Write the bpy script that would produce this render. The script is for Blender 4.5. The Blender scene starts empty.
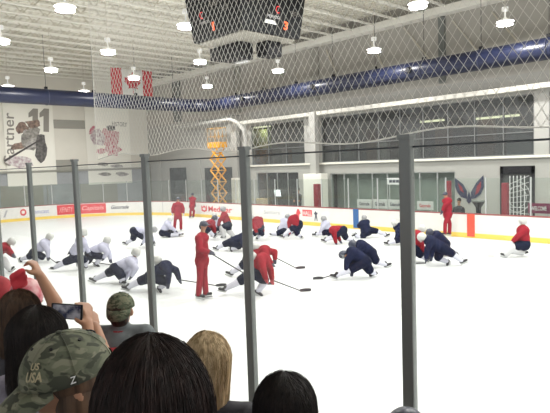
import bpy, bmesh, math, random
from mathutils import Vector, Matrix, noise
random.seed(7)
S = bpy.context.scene
COL = S.collection
# ------------------------------------------------------------------ camera
EYE = Vector((0, 0, 3.4)); F = 545.0
YAW, PITCH, ROLL = math.radians(43.4), math.radians(4.35), math.radians(2.0)
fwd = Vector((math.sin(YAW)*math.cos(PITCH), math.cos(YAW)*math.cos(PITCH), -math.sin(PITCH)))
r0 = Vector((math.cos(YAW), -math.sin(YAW), 0)); u0 = r0.cross(fwd)
RT = r0*math.cos(ROLL) - u0*math.sin(ROLL); UP = r0*math.sin(ROLL) + u0*math.cos(ROLL)
cd = bpy.data.cameras.new('camera'); cam = bpy.data.objects.new('camera', cd); COL.objects.link(cam)
cd.sensor_width = 36; cd.lens = 36*F/550; cd.clip_start = .05; cd.clip_end = 300
M = Matrix((RT, UP, -fwd)).transposed().to_4x4(); M.translation = EYE; cam.matrix_world = M
S.camera = cam
# ------------------------------------------------------------------ light, exposure
S.view_settings.view_transform = 'Standard'; S.view_settings.look = 'None'
S.view_settings.gamma = 1; S.view_settings.exposure = 0.32
W = bpy.data.worlds.new('world'); S.world = W; W.use_nodes = True
W.node_tree.nodes['Background'].inputs[0].default_value = (.99, .99, 1, 1)
W.node_tree.nodes['Background'].inputs[1].default_value = .55
LAMP_W = 260

# ------------------------------------------------------------------ sight lines -> real positions in the hall
def ray(px, py): return (fwd + RT*((px-275)/F) + UP*((206.5-py)/F))
def at_z(px, py, z): d = ray(px, py); return EYE + d*((z-EYE.z)/d.z)
def at_x(px, py, x): d = ray(px, py); return EYE + d*(x/d.x)
def at_y(px, py, y): d = ray(px, py); return EYE + d*(y/d.y)
def at_d(px, py, dep): return EYE + ray(px, py)*dep
def proj(p): v = Vector(p)-EYE; z = v.dot(fwd); return (275+F*v.dot(RT)/z, 206.5-F*v.dot(UP)/z)

# ------------------------------------------------------------------ materials
def mat(name, col, rough=.6, metal=0, spec=.5, emit=None, bump=0, bscale=20, var=0, vscale=8, col2=None):
    m = bpy.data.materials.new(name); m.use_nodes = True; n = m.node_tree.nodes; l = m.node_tree.links
    b = n['Principled BSDF']; b.inputs['Base Color'].default_value = (*col, 1)
    b.inputs['Roughness'].default_value = rough; b.inputs['Metallic'].default_value = metal
    b.inputs['Specular IOR Level'].default_value = spec
    if emit: b.inputs['Emission Color'].default_value = (*emit[0], 1); b.inputs['Emission Strength'].default_value = emit[1]
    tc = n.new('ShaderNodeTexCoord')
    if var or col2:
        t = n.new('ShaderNodeTexNoise'); t.inputs['Scale'].default_value = vscale; t.inputs['Detail'].default_value = 4
        l.new(tc.outputs['Object'], t.inputs['Vector'])
        r = n.new('ShaderNodeValToRGB'); r.color_ramp.elements[0].position = .35; r.color_ramp.elements[1].position = .65
        c2 = col2 or tuple(c*(1-var) for c in col)
        r.color_ramp.elements[0].color = (*c2, 1); r.color_ramp.elements[1].color = (*col, 1)
        l.new(t.outputs[0], r.inputs[0]); l.new(r.outputs[0], b.inputs['Base Color'])
    if bump:
        t2 = n.new('ShaderNodeTexNoise'); t2.inputs['Scale'].default_value = bscale; l.new(tc.outputs['Object'], t2.inputs['Vector'])
        bp = n.new('ShaderNodeBump'); bp.inputs['Strength'].default_value = bump; l.new(t2.outputs[0], bp.inputs['Height'])
        l.new(bp.outputs[0], b.inputs['Normal'])
    return m
def glass_mat(name, tint, gloss=.08, haze=.0, rough=.02):
    m = bpy.data.materials.new(name); m.use_nodes = True; n = m.node_tree.nodes; l = m.node_tree.links; n.clear()
    o = n.new('ShaderNodeOutputMaterial'); t = n.new('ShaderNodeBsdfTransparent'); t.inputs[0].default_value = (*tint, 1)
    g = n.new('ShaderNodeBsdfGlossy'); g.inputs['Roughness'].default_value = rough
    f = n.new('ShaderNodeFresnel'); f.inputs[0].default_value = 1.35
    mu = n.new('ShaderNodeMath'); mu.operation = 'MULTIPLY_ADD'; mu.inputs[1].default_value = .14; mu.inputs[2].default_value = gloss*.1
    l.new(f.outputs[0], mu.inputs[0])
    a = n.new('ShaderNodeMixShader'); l.new(mu.outputs[0], a.inputs[0]); l.new(t.outputs[0], a.inputs[1]); l.new(g.outputs[0], a.inputs[2])
    d = n.new('ShaderNodeBsdfDiffuse'); d.inputs[0].default_value = (.9, .9, .9, 1)
    b = n.new('ShaderNodeMixShader'); b.inputs[0].default_value = haze; l.new(a.outputs[0], b.inputs[1]); l.new(d.outputs[0], b.inputs[2])
    l.new(b.outputs[0], o.inputs[0]); return m
def ice_mat():
    m = mat('ice', (.93, .94, .94), .28, spec=.4); n = m.node_tree.nodes; l = m.node_tree.links; b = n['Principled BSDF']
    tc = n.new('ShaderNodeTexCoord')
    mp = n.new('ShaderNodeMapping'); mp.inputs['Scale'].default_value = (.7, 2.2, 1); mp.inputs['Rotation'].default_value = (0, 0, .7)
    t = n.new('ShaderNodeTexNoise'); t.inputs['Scale'].default_value = 2.2; t.inputs['Detail'].default_value = 7; t.inputs['Roughness'].default_value = .7; t.inputs['Distortion'].default_value = 1.2
    l.new(tc.outputs['Object'], mp.inputs[0]); l.new(mp.outputs[0], t.inputs[0])
    r = n.new('ShaderNodeValToRGB'); e = r.color_ramp.elements
    e[0].position = .3; e[0].color = (.63, .65, .66, 1); e[1].position = .62; e[1].color = (.75, .765, .765, 1)
    l.new(t.outputs[0], r.inputs[0]); l.new(r.outputs[0], b.inputs['Base Color'])
    v = n.new('ShaderNodeTexVoronoi'); v.feature = 'DISTANCE_TO_EDGE'; v.inputs['Scale'].default_value = 1.6
    mr = n.new('ShaderNodeMapRange'); mr.inputs[3].default_value = .38; mr.inputs[4].default_value = .24
    l.new(tc.outputs['Object'], v.inputs[0]); l.new(v.outputs[0], mr.inputs[0]); l.new(mr.outputs[0], b.inputs['Roughness'])
    return m
def camo_mat(name, cols, scale):
    m = mat(name, cols[0], .85, bump=.25, bscale=160); n = m.node_tree.nodes; l = m.node_tree.links; b = n['Principled BSDF']
    tc = n.new('ShaderNodeTexCoord'); prev = None
    for i, c in enumerate(cols[1:]):
        mp = n.new('ShaderNodeMapping'); mp.inputs['Location'].default_value = (i*3.1, i*1.7, i*2.3); mp.inputs['Scale'].default_value = (1, 1, 1.9)
        t = n.new('ShaderNodeTexNoise'); t.inputs['Scale'].default_value = scale*(1+.25*i); t.inputs['Detail'].default_value = 2; t.inputs['Distortion'].default_value = .6
        l.new(tc.outputs['Object'], mp.inputs[0]); l.new(mp.outputs[0], t.inputs[0])
        g = n.new('ShaderNodeMapRange'); g.inputs[1].default_value = .52; g.inputs[2].default_value = .56; l.new(t.outputs[0], g.inputs[0])
        mx = n.new('ShaderNodeMix'); mx.data_type = 'RGBA'; l.new(g.outputs[0], mx.inputs[0])
        mx.inputs[7].default_value = (*c, 1)
        if prev: l.new(prev, mx.inputs[6])
        else: mx.inputs[6].default_value = (*cols[0], 1)
        prev = mx.outputs[2]
    l.new(prev, b.inputs['Base Color']); return m
def hair_mat(name, c1, c2, rough=.45):
    m = mat(name, c1, rough, spec=.35); n = m.node_tree.nodes; l = m.node_tree.links; b = n['Principled BSDF']
    tc = n.new('ShaderNodeTexCoord'); mp = n.new('ShaderNodeMapping'); mp.inputs['Scale'].default_value = (70, 70, 3)
    t = n.new('ShaderNodeTexNoise'); t.inputs['Scale'].default_value = 1; t.inputs['Detail'].default_value = 3
    l.new(tc.outputs['Object'], mp.inputs[0]); l.new(mp.outputs[0], t.inputs[0])
    r = n.new('ShaderNodeValToRGB'); r.color_ramp.elements[0].position = .35; r.color_ramp.elements[1].position = .68
    r.color_ramp.elements[0].color = (*c2, 1); r.color_ramp.elements[1].color = (*c1, 1)
    l.new(t.outputs[0], r.inputs[0]); l.new(r.outputs[0], b.inputs['Base Color'])
    bp = n.new('ShaderNodeBump'); bp.inputs['Strength'].default_value = .5; l.new(t.outputs[0], bp.inputs['Height']); l.new(bp.outputs[0], b.inputs['Normal'])
    return m
X = {}
X['ice'] = ice_mat()
X['board'] = mat('board_white', (.74, .73, .7), .35, var=.04, vscale=3)
X['yellow'] = mat('kick_yellow', (.83, .6, .12), .45)
X['cap'] = mat('rail_red', (.3, .08, .08), .4)
X['concrete'] = mat('concrete', (.33, .33, .32), .8, var=.2, vscale=2, bump=.1)
X['deck'] = mat('deck', (.8, .77, .67), .7, var=.15, vscale=1.5)
X['joist'] = mat('joist_paint', (.9, .88, .8), .5)
X['web'] = mat('web_paint', (.62, .58, .49), .6)
X['beam'] = mat('beam_paint', (.84, .82, .75), .5)
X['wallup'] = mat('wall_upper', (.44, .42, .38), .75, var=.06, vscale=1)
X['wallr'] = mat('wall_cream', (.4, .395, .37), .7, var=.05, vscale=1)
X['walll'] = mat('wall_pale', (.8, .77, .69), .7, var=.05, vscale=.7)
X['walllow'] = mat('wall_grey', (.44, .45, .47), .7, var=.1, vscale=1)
X['steel'] = mat('steel_dark', (.17, .18, .17), .6)
X['stripe'] = mat('stripe_grey', (.36, .35, .31), .7)
X['duct'] = mat('duct_blue', (.012, .017, .05), .36, spec=.45, var=.4, vscale=.6)
X['duct2'] = mat('duct_seam', (.03, .035, .07), .4)
X['post'] = mat('post_grey', (.2, .215, .21), .35, metal=.35)
X['alu'] = mat('aluminium', (.55, .56, .56), .4, metal=.6)
X['mull'] = mat('mullion_grey', (.16, .165, .165), .5)
X['trimw'] = mat('trim_offwhite', (.56, .545, .49), .6, var=.1, vscale=1.5)
X['cable'] = mat('cable', (.05, .06, .07), .5)
X['net'] = mat('net_white', (.78, .77, .71), .7)
X['black'] = mat('black', (.012, .012, .015), .6, spec=.3)
X['sb'] = mat('scoreboard_black', (.01, .011, .013), .6, spec=.25)
X['sbunder'] = mat('scoreboard_under', (.36, .34, .29), .6)
X['orange_led'] = mat('orange_led', (.9, .15, .05), .5, emit=((1, .11, .02), .9))
X['red_led'] = mat('red_led', (.6, .05, .05), .5, emit=((.8, .03, .04), .9))
X['white_print'] = mat('white_print', (.72, .72, .72), .5)
X['lamp'] = mat('lamp_glow', (1, 1, 1), .5, emit=((1, .98, .93), 9))
X['shade'] = mat('lamp_shade', (.85, .85, .82), .4, emit=((1, .98, .93), .25))
X['lampbox'] = mat('lamp_box', (.6, .6, .58), .5)
X['glass'] = glass_mat('near_glass', (.97, .98, .975), .05, .004)
X['fglass'] = glass_mat('far_glass', (.9, .93, .91), .15, .015)
X['wglass'] = glass_mat('window_glass', (.55, .58, .58), .5, .05)
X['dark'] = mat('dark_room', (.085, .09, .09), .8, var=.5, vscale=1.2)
X['red'] = mat('flag_red', (.62, .04, .06), .7)
X['white'] = mat('cloth_white', (.85, .84, .82), .7)
X['banner'] = mat('banner_white', (.9, .88, .8), .7)
X['bgrey'] = mat('banner_grey', (.3, .28, .25), .7)
X['bgrey2'] = mat('banner_midgrey', (.5, .48, .44), .7)
X['bdark'] = mat('banner_dark', (.09, .08, .08), .7)
X['bbrown'] = mat('banner_brown', (.33, .22, .17), .7)
X['bpink'] = mat('banner_rose', (.5, .14, .17), .7)
for nm, c1, c2 in (('bgrey2', (.42, .4, .36), (.17, .16, .15)), ('bbrown', (.36, .25, .2), (.12, .09, .08)), ('bdark', (.07, .065, .065), (.2, .19, .18)), ('bpink', (.5, .13, .17), (.7, .55, .55)), ('bgreyp', (.3, .28, .27), (.6, .57, .54)), ('bwhitep', (.72, .7, .68), (.42, .3, .33))):
    X[nm+'_print'] = mat(nm+'_print', c1, .7, col2=c2, vscale=4.5)
X['adred'] = mat('ad_red', (.66, .07, .08), .5)
X['adpink'] = mat('ad_pale_red', (.85, .5, .48), .5)
X['adblue'] = mat('ad_blue', (.2, .23, .5), .5)
X['adgrey'] = mat('ad_grey', (.4, .4, .42), .5)
X['addark'] = mat('ad_dark', (.07, .07, .1), .5)
X['blue'] = mat('line_blue', (.03, .12, .32), .5)
X['orange'] = mat('line_red', (.72, .1, .06), .5)
X['lift'] = mat('lift_orange', (.8, .38, .04), .45)
X['liftd'] = mat('lift_rail', (.42, .24, .06), .5)
X['maroon'] = mat('maroon', (.19, .02, .07), .6)
X['redpad'] = mat('red_pad', (.25, .015, .03), .6)
X['navyp'] = mat('logo_navy', (.02, .028, .07), .6)
X['green'] = mat('green_curtain', (.45, .5, .2), .8, var=.3, vscale=3)
X['tube_glow'] = mat('tube_glow', (1, 1, .8), .5, emit=((1, .95, .6), 2.2))
X['jred'] = mat('jersey_red', (.29, .018, .03), .85, spec=.12, var=.2, vscale=9)
X['jwhite'] = mat('jersey_white', (.5, .5, .62), .85, spec=.12, var=.1, vscale=9)
X['jnavy'] = mat('jersey_navy', (.014, .018, .05), .85, spec=.12, var=.3, vscale=9)
X['pnavy'] = mat('pants_navy', (.01, .013, .035), .8, spec=.12, var=.3, vscale=12)
X['sock'] = mat('sock_white', (.58, .58, .66), .8)
X['helmw'] = mat('helmet_white', (.52, .52, .5), .35)
X['helmg'] = mat('helmet_grey', (.3, .3, .31), .35)
X['helmd'] = mat('helmet_dark', (.03, .035, .06), .35)
X['skate'] = mat('skate_black', (.02, .02, .024), .4)
X['glove'] = mat('glove_dark', (.03, .035, .06), .6)
X['gloved'] = mat('glove_red', (.35, .04, .05), .6)
X['pad'] = mat('pad_white', (.55, .55, .56), .5)
X['stickm'] = mat('stick_graphite', (.04, .04, .045), .4)
X['tape'] = mat('stick_tape', (.6, .6, .58), .8)
X['suit'] = mat('tracksuit_red', (.3, .02, .035), .85, spec=.12, var=.2, vscale=7)
X['skin'] = mat('skin', (.38, .2, .125), .5, spec=.3)
X['skin2'] = mat('skin_tan', (.34, .17, .1), .5, spec=.3)
X['grey'] = mat('fleece_grey', (.16, .18, .19), .85, bump=.3, bscale=80, var=.25, vscale=18)
X['redc'] = mat('cloth_red', (.36, .03, .04), .8, var=.25, vscale=15)
X['lav'] = mat('knit_lavender', (.24, .22, .28), .85, var=.4, vscale=22, bump=.3, bscale=60)
X['dkc'] = mat('cloth_dark', (.03, .03, .04), .8, var=.3, vscale=10)
X['camo'] = camo_mat('camo', [(.125, .135, .09), (.08, .09, .06), (.19, .19, .135), (.045, .05, .035)], 13)
X['camo2'] = camo_mat('camo_worn', [(.1, .12, .075), (.05, .06, .035), (.17, .17, .11)], 22)
X['gold'] = mat('gold_thread', (.46, .4, .25), .6)
X['screen'] = mat('phone_screen', (.04, .05, .1), .2, col2=(.5, .52, .6), vscale=30)
X['hdark'] = hair_mat('hair_black', (.022, .014, .012), (.006, .004, .004))
X['hbrown'] = hair_mat('hair_brown', (.05, .026, .018), (.012, .007, .006))
X['hmid'] = hair_mat('hair_midbrown', (.13, .075, .045), (.05, .028, .018))
X['hblond'] = hair_mat('hair_blond', (.8, .63, .4), (.34, .24, .13))
X['hnear'] = hair_mat('hair_dark_near', (.03, .014, .012), (.007, .0035, .003), .5)

# ------------------------------------------------------------------ object helpers
def root(name, loc, label, cat, group=None):
    o = bpy.data.objects.new(name, None); COL.objects.link(o); o.location = loc; o.empty_display_size = .1
    o['label'] = label; o['category'] = cat
    if group: o['group'] = group
    return o
def tag(o, label, cat, group=None):
    o['label'] = label; o['category'] = cat
    if group: o['group'] = group
    return o
def off(parent):
    v = Vector((0, 0, 0))
    while parent is not None: v += parent.location; parent = parent.parent
    return v
class MB:
    def __init__(s): s.b = bmesh.new(); s.mi = 0
    def add(s, verts, faces):
        vs = [s.b.verts.new(v) for v in verts]
        for f in faces:
            try: nf = s.b.faces.new([vs[i] for i in f]); nf.material_index = s.mi
            except ValueError: pass
        return vs
    def box(s, lo, hi):
        x0, y0, z0 = lo; x1, y1, z1 = hi
        return s.add([(x0,y0,z0),(x1,y0,z0),(x1,y1,z0),(x0,y1,z0),(x0,y0,z1),(x1,y0,z1),(x1,y1,z1),(x0,y1,z1)],
              [(3,2,1,0),(4,5,6,7),(0,1,5,4),(1,2,6,5),(2,3,7,6),(3,0,4,7)])
    def obox(s, c, ax, ay, az):   # centre + half-extent vectors
        c = Vector(c); v = [c+ax*i+ay*j+az*k for k in (-1,1) for i,j in ((-1,-1),(1,-1),(1,1),(-1,1))]
        return s.add(v, [(3,2,1,0),(4,5,6,7),(0,1,5,4),(1,2,6,5),(2,3,7,6),(3,0,4,7)])
    def tube(s, p0, p1, a, b=None, n=8, cap=True):
        b = a if b is None else b; p0 = Vector(p0); p1 = Vector(p1); d = (p1-p0)
        if d.length < 1e-6: return
        d.normalize(); q = Vector((0,0,1)) if abs(d.z) < .9 else Vector((1,0,0)); e = d.cross(q).normalized(); g = d.cross(e)
        v = [p0+(e*math.cos(t)+g*math.sin(t))*a for t in [2*math.pi*i/n for i in range(n)]]
        v += [p1+(e*math.cos(t)+g*math.sin(t))*b for t in [2*math.pi*i/n for i in range(n)]]
        f = [(i, (i+1)%n, n+(i+1)%n, n+i) for i in range(n)]
        if cap: f += [tuple(range(n-1,-1,-1)), tuple(range(n, 2*n))]
        s.add(v, f)
    def path(s, pts, r, n=8):
        for a, b in zip(pts[:-1], pts[1:]): s.tube(a, b, r, n=n)
    def ball(s, c, r, seg=14, rg=9, rot=None):
        r = (r, r, r) if not hasattr(r, '__len__') else r; c = Vector(c); v = []; f = []
        R = rot or Matrix.Identity(3)
        for i in range(1, rg):
            for j in range(seg):
                t = math.pi*i/rg; p = 2*math.pi*j/seg
                v.append(c + R @ Vector((r[0]*math.sin(t)*math.cos(p), r[1]*math.sin(t)*math.sin(p), r[2]*math.cos(t))))
        for i in range(rg-2):
            for j in range(seg): f.append((i*seg+j, (i+1)*seg+j, (i+1)*seg+(j+1)%seg, i*seg+(j+1)%seg))
        a = len(v); v += [c+R@Vector((0,0,r[2])), c-R@Vector((0,0,r[2]))]
        for j in range(seg): f.append((a, j, (j+1)%seg)); f.append((a+1, (rg-2)*seg+(j+1)%seg, (rg-2)*seg+j))
        s.add(v, f)
    def prism(s, poly, o, ax, ay, n):   # polygon in plane (o, ax, ay), thickened along vector n
        a = [Vector(o)+ax*x+ay*y for x, y in poly]; k = len(a)
        s.add(a+[p+n for p in a], [tuple(range(k-1,-1,-1)), tuple(range(k,2*k))]+[(i,(i+1)%k,k+(i+1)%k,k+i) for i in range(k)])
    def mesh(s, name):
        bmesh.ops.recalc_face_normals(s.b, faces=s.b.faces)
        me = bpy.data.meshes.new(name); s.b.to_mesh(me); s.b.free(); return me
    def build(s, name, m, parent=None, smooth=False, bevel=0, struct=False, loc=None):
        me = s.mesh(name)
        for mm in (m if isinstance(m, (list, tuple)) else [m]): me.materials.append(mm)
        return link(name, me, parent, smooth, bevel, struct, loc)
def link(name, me, parent=None, smooth=False, bevel=0, struct=False, loc=None):
    o = bpy.data.objects.new(name, me); COL.objects.link(o); o.parent = parent
    d = off(parent)
    if loc is not None: o.location = Vector(loc); d = d + Vector(loc)
    if d.length: me.transform(Matrix.Translation(-d))
    if smooth:
        for p in me.polygons: p.use_smooth = True
    if bevel:
        md = o.modifiers.new('bevel', 'BEVEL'); md.width = bevel; md.segments = 2; md.limit_method = 'ANGLE'
    if struct: o['kind'] = 'structure'
    return o
DG = None
def blob(name, mb, voxel, m, parent=None, smooth_it=3, loc=None):
    """closed overlapping volumes -> one continuous skin"""
    me = mb.mesh(name+'_raw'); t = bpy.data.objects.new('t', me); COL.objects.link(t)
    r = t.modifiers.new('r', 'REMESH'); r.mode = 'VOXEL'; r.voxel_size = voxel
    if smooth_it: sm = t.modifiers.new('s', 'SMOOTH'); sm.factor = .5; sm.iterations = smooth_it
    dg = bpy.context.evaluated_depsgraph_get(); nm = bpy.data.meshes.new_from_object(t.evaluated_get(dg)); nm.name = name
    bpy.data.objects.remove(t); bpy.data.meshes.remove(me); nm.materials.clear()
    for mm in (m if isinstance(m, (list, tuple)) else [m]): nm.materials.append(mm)
    return link(name, nm, parent, True, loc=loc)
def caps(mb, *seq):
    for p0, p1, a, b in seq:
        mb.ball(p0, a); mb.ball(p1, b); mb.tube(p0, p1, a, b, n=14)
_tc = {}
def text_polys(s, size=1.0, shear=0, bold=0):
    """glyph outlines as (verts2d, faces), x from 0 to width"""
    cu = bpy.data.curves.new('txt', 'FONT'); cu.body = s; cu.size = size; cu.shear = shear; cu.resolution_u = 3; cu.offset = bold
    o = bpy.data.objects.new('txt', cu); COL.objects.link(o)
    dg = bpy.context.evaluated_depsgraph_get(); me = bpy.data.meshes.new_from_object(o.evaluated_get(dg))
    v = [(p.co.x, p.co.y) for p in me.vertices]; f = [tuple(p.vertices) for p in me.polygons]
    bpy.data.objects.remove(o); bpy.data.curves.remove(cu); bpy.data.meshes.remove(me)
    x0 = min(a for a, _ in v); x1 = max(a for a, _ in v); y0 = min(b for _, b in v); y1 = max(b for _, b in v)
    return [((a-x0)/(x1-x0), (b-y0)/(y1-y0)) for a, b in v], f, (x1-x0)/(y1-y0)
def text_on(name, s, o, ax, ay, m, parent, **k):    # text filling the rectangle o, o+ax, o+ay
    v, f, _ = text_polys(s, **k); mb = MB(); mb.add([Vector(o)+ax*a+ay*b for a, b in v], f)
    return mb.build(name, m, parent)
EX, EY, EZ = Vector((1,0,0)), Vector((0,1,0)), Vector((0,0,1))

# ================================================================== STRUCTURE
RX, NX = 22.0, 2.72          # far side boards, near side boards
WX, WY, CH = 26.0, 44.0, 10.9    # right wall, left wall, underside of the roof joists
mb = MB(); mb.box((-14, -22, -.3), (34, 52, -.02)); mb.build('floor', X['concrete'], struct=True)
def rr(cx0, cx1, y1, r, n=16):
    p = [(cx1, -20), (cx1, y1-r)] + [(cx1-r+r*math.cos(t), y1-r+r*math.sin(t)) for t in [math.pi/2*i/n for i in range(1, n+1)]]
    p += [(cx0+r-r*math.sin(t), y1-r+r*math.cos(t)) for t in [math.pi/2*i/n for i in range(0, n+1)]] + [(cx0, -20)]
    return p
mb = MB(); pl = rr(NX, RX, 41.3, 9.4)
mb.prism(pl, (0, 0, -.02), EX, EY, Vector((0, 0, .02))); o = mb.build('floor_ice', X['ice'], struct=True)
# roof deck, corrugated
mb = MB(); n = 220
for i in range(n):
    x0 = -14 + 40.3*i/n; x1 = -14 + 40.3*(i+1)/n; z = CH+.75+(.05 if i % 2 else 0)
    mb.add([(x0, -22, z), (x1, -22, z), (x1, 44.4, z), (x0, 44.4, z), (x1, -22, CH+.75+(0 if i % 2 else .05)), (x1, 44.4, CH+.75+(0 if i % 2 else .05))], [(0,1,2,3), (1,4,5,2)])
mb.build('ceiling', X['deck'], struct=True)
# right wall: solid pieces round the openings
y_of = lambda px: at_x(px, 165, WX).y
def wall_with_holes(name, m, y0, y1, z0, z1, holes, x0=WX, x1=WX+.3):
    ys = sorted({y0, y1} | {h[0] for h in holes} | {h[1] for h in holes}); zs = sorted({z0, z1} | {h[2] for h in holes} | {h[3] for h in holes})
    mb = MB()
    for a, b in zip(ys[:-1], ys[1:]):
        for c, d in zip(zs[:-1], zs[1:]):
            if not any(h[0] <= (a+b)/2 <= h[1] and h[2] <= (c+d)/2 <= h[3] for h in holes): mb.box((x0, a, c), (x1, b, d))
    bmesh.ops.remove_doubles(mb.b, verts=mb.b.verts, dist=1e-4)
    return mb.build(name, m, struct=True)
win = [(y_of(534), y_of(322), 3.45, 6.25), (0, y_of(549), 3.45, 6.25), (y_of(305), y_of(252), 3.45, 6.25)]
low = [(y_of(455), y_of(330), .3, 2.75), (y_of(298), y_of(256), .3, 2.9)]
door = (y_of(535), y_of(500.5), 0, 2.95)
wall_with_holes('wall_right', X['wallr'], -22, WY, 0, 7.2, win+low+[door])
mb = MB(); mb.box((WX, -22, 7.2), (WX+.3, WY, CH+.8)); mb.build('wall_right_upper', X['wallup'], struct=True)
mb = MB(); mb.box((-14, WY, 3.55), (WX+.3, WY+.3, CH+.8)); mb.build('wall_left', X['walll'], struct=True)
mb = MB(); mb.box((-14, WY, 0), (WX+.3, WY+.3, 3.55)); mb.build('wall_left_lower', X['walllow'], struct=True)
# rooms behind the openings
mb = MB()
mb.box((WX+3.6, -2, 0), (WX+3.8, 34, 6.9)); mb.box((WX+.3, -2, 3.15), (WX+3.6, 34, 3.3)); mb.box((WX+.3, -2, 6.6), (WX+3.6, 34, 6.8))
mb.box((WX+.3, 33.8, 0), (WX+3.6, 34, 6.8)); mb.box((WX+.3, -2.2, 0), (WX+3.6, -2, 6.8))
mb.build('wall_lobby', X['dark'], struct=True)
mb = MB(); mb.box((WX+1.0, low[0][0]-.3, 0), (WX+1.1, low[0][1]+.3, 3.14)); mb.build('wall_corridor', mat('corridor_grey', (.5, .55, .52), .8, var=.3, vscale=.8), struct=True)
rnd = random.Random(12); yy = 3.0
cols_ = [mat('lobby_%s' % n, c, .8) for n, c in (('brown', (.2, .11, .07)), ('grey', (.3, .31, .31)), ('pale', (.5, .48, .43)), ('teal', (.12, .17, .17)), ('black', (.03, .03, .03)))]
while yy < 32:
    w_ = rnd.uniform(.35, 1.3); h_ = rnd.uniform(.9, 2.4); x_ = WX+rnd.uniform(.7, 2.6); mb = MB(); mb.box((x_, yy, 3.3), (x_+.3, yy+w_, 3.3+h_)); mb.build('wall_partition', rnd.choice(cols_), struct=True); yy += w_+rnd.uniform(0, .8)
# trims on the right wall
def trim(name, lo, hi, m='beam', bevel=.02): mb = MB(); mb.box(lo, hi); return mb.build(name, X[m], bevel=bevel, struct=True)
trim('trim_1', (25.35, -22, CH-.25), (WX-.01, WY-.02, CH+.12))
trim('trim_2', (25.45, 6, 6.38), (WX-.01, y_of(247), 6.62), 'trimw')
trim('trim_3', (25.85, -2, 3.32), (WX-.005, y_of(250), 3.44), 'walll')
trim('trim_4', (-14, WY-.12, 3.45), (WX, WY-.005, 3.62), 'stripe')
a_, b_ = at_y(50, 119.5, WY), at_y(85, 129, WY); trim('trim_5', (a_.x, WY-.06, b_.z), (b_.x, WY-.005, a_.z), 'stripe')
for k, (px0, px1) in enumerate([(177, 184), (238, 244), (315, 322), (441, 447)]):
    ya, yb = y_of(px1), y_of(px0); mb = MB(); mb.box((WX-.14, ya, 7.3), (WX-.01, yb, CH-.28)); mb.build(f'trim_{6+k}', X['stripe'] if k % 3 else X['steel'], struct=True)
for k, (a, b) in enumerate([((404, 28), (430, 60)), ((326, 50), (336, 73)), ((371, 42), (385, 70)), ((452, 20), (478, 52)), ((492, 12), (520, 44))]):
    mb = MB(); p = at_x(*a, WX-.08); q = at_x(*b, WX-.08); mb.tube(p, q, .045, n=6); mb.build(f'trim_{10+k}', X['web'], struct=True)
# windows: frames, mullions, panes
wn = 0
def window(y0, y1, z0, z1, cols, frame='alu', pane='wglass', x=WX+.1, rail=None):
    global wn; wn += 1; mb = MB(); t = .05
    r = bpy.data.objects.new(f'window_{wn}', None); COL.objects.link(r); r.location = (x, (y0+y1)/2, z0); r['kind'] = 'structure'
    mb.box((x-.05, y0, z0), (x+.05, y1, z0+t)); mb.box((x-.05, y0, z1-t), (x+.05, y1, z1))
    for i in range(cols+1):
        y = y0+(y1-y0)*i/cols; y = min(max(y, y0+t/2), y1-t/2); mb.box((x-.05, y-t/2, z0+t), (x+.05, y+t/2, z1-t))
    if rail: mb.box((x-.045, y0+t, rail), (x+.045, y1-t, rail+t))
    mb.build('window_frame', X[frame], r)
    for i in range(cols):
        mb = MB(); a = y0+(y1-y0)*i/cols+.03; b = y0+(y1-y0)*(i+1)/cols-.03; mb.box((x-.005, a, z0+t), (x+.005, b, z1-t)); mb.build('pane', X[pane], r)
window(*win[0], 9, frame='mull', rail=4.5); window(*win[1], 6, frame='mull', rail=4.5); window(*win[2], 3, frame='mull', rail=4.5)
window(*low[0], 8, pane='fglass'); window(*low[1], 4, pane='wglass')
# dark entrance with white lattice pattern
dy0, dy1 = door[0], door[1]
dr = bpy.data.objects.new('door_1', None); COL.objects.link(dr); dr.location = (WX, (dy0+dy1)/2, 0); dr['kind'] = 'structure'
mb = MB(); mb.box((WX-.06, dy0, 0), (WX+.06, dy0+.14, 2.95)); mb.box((WX-.06, dy1-.14, 0), (WX+.06, dy1, 2.95)); mb.box((WX-.06, dy0, 2.6), (WX+.06, dy1, 2.96))
mb.build('door_frame', X['black'], dr)
mb = MB(); mb.box((WX, dy0+.14, .04), (WX+.03, dy1-.14, 2.6)); mb.build('door_panel', X['dark'], dr)
mb = MB(); yc = (dy0+dy1)/2
for i in range(-2, 3): mb.box((WX-.05, yc+i*.17-.014, .35), (WX-.01, yc+i*.17+.014, 2.5))
for i in range(20):
    a0, a1 = math.pi*2*i/20, math.pi*2*(i+1)/20
    for rr_ in (.72, .5): mb.tube((WX-.03, yc+rr_*math.cos(a0)*.85, 1.5+rr_*math.sin(a0)), (WX-.03, yc+rr_*math.cos(a1)*.85, 1.5+rr_*math.sin(a1)), .012, n=5)
for i in range(-3, 4): mb.tube((WX-.03, yc+.6, 1.4+i*.2), (WX-.03, yc-.55, 1.6+i*.3), .012, n=5)
mb.build('door_lattice', X['white_print'], dr)
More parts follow.
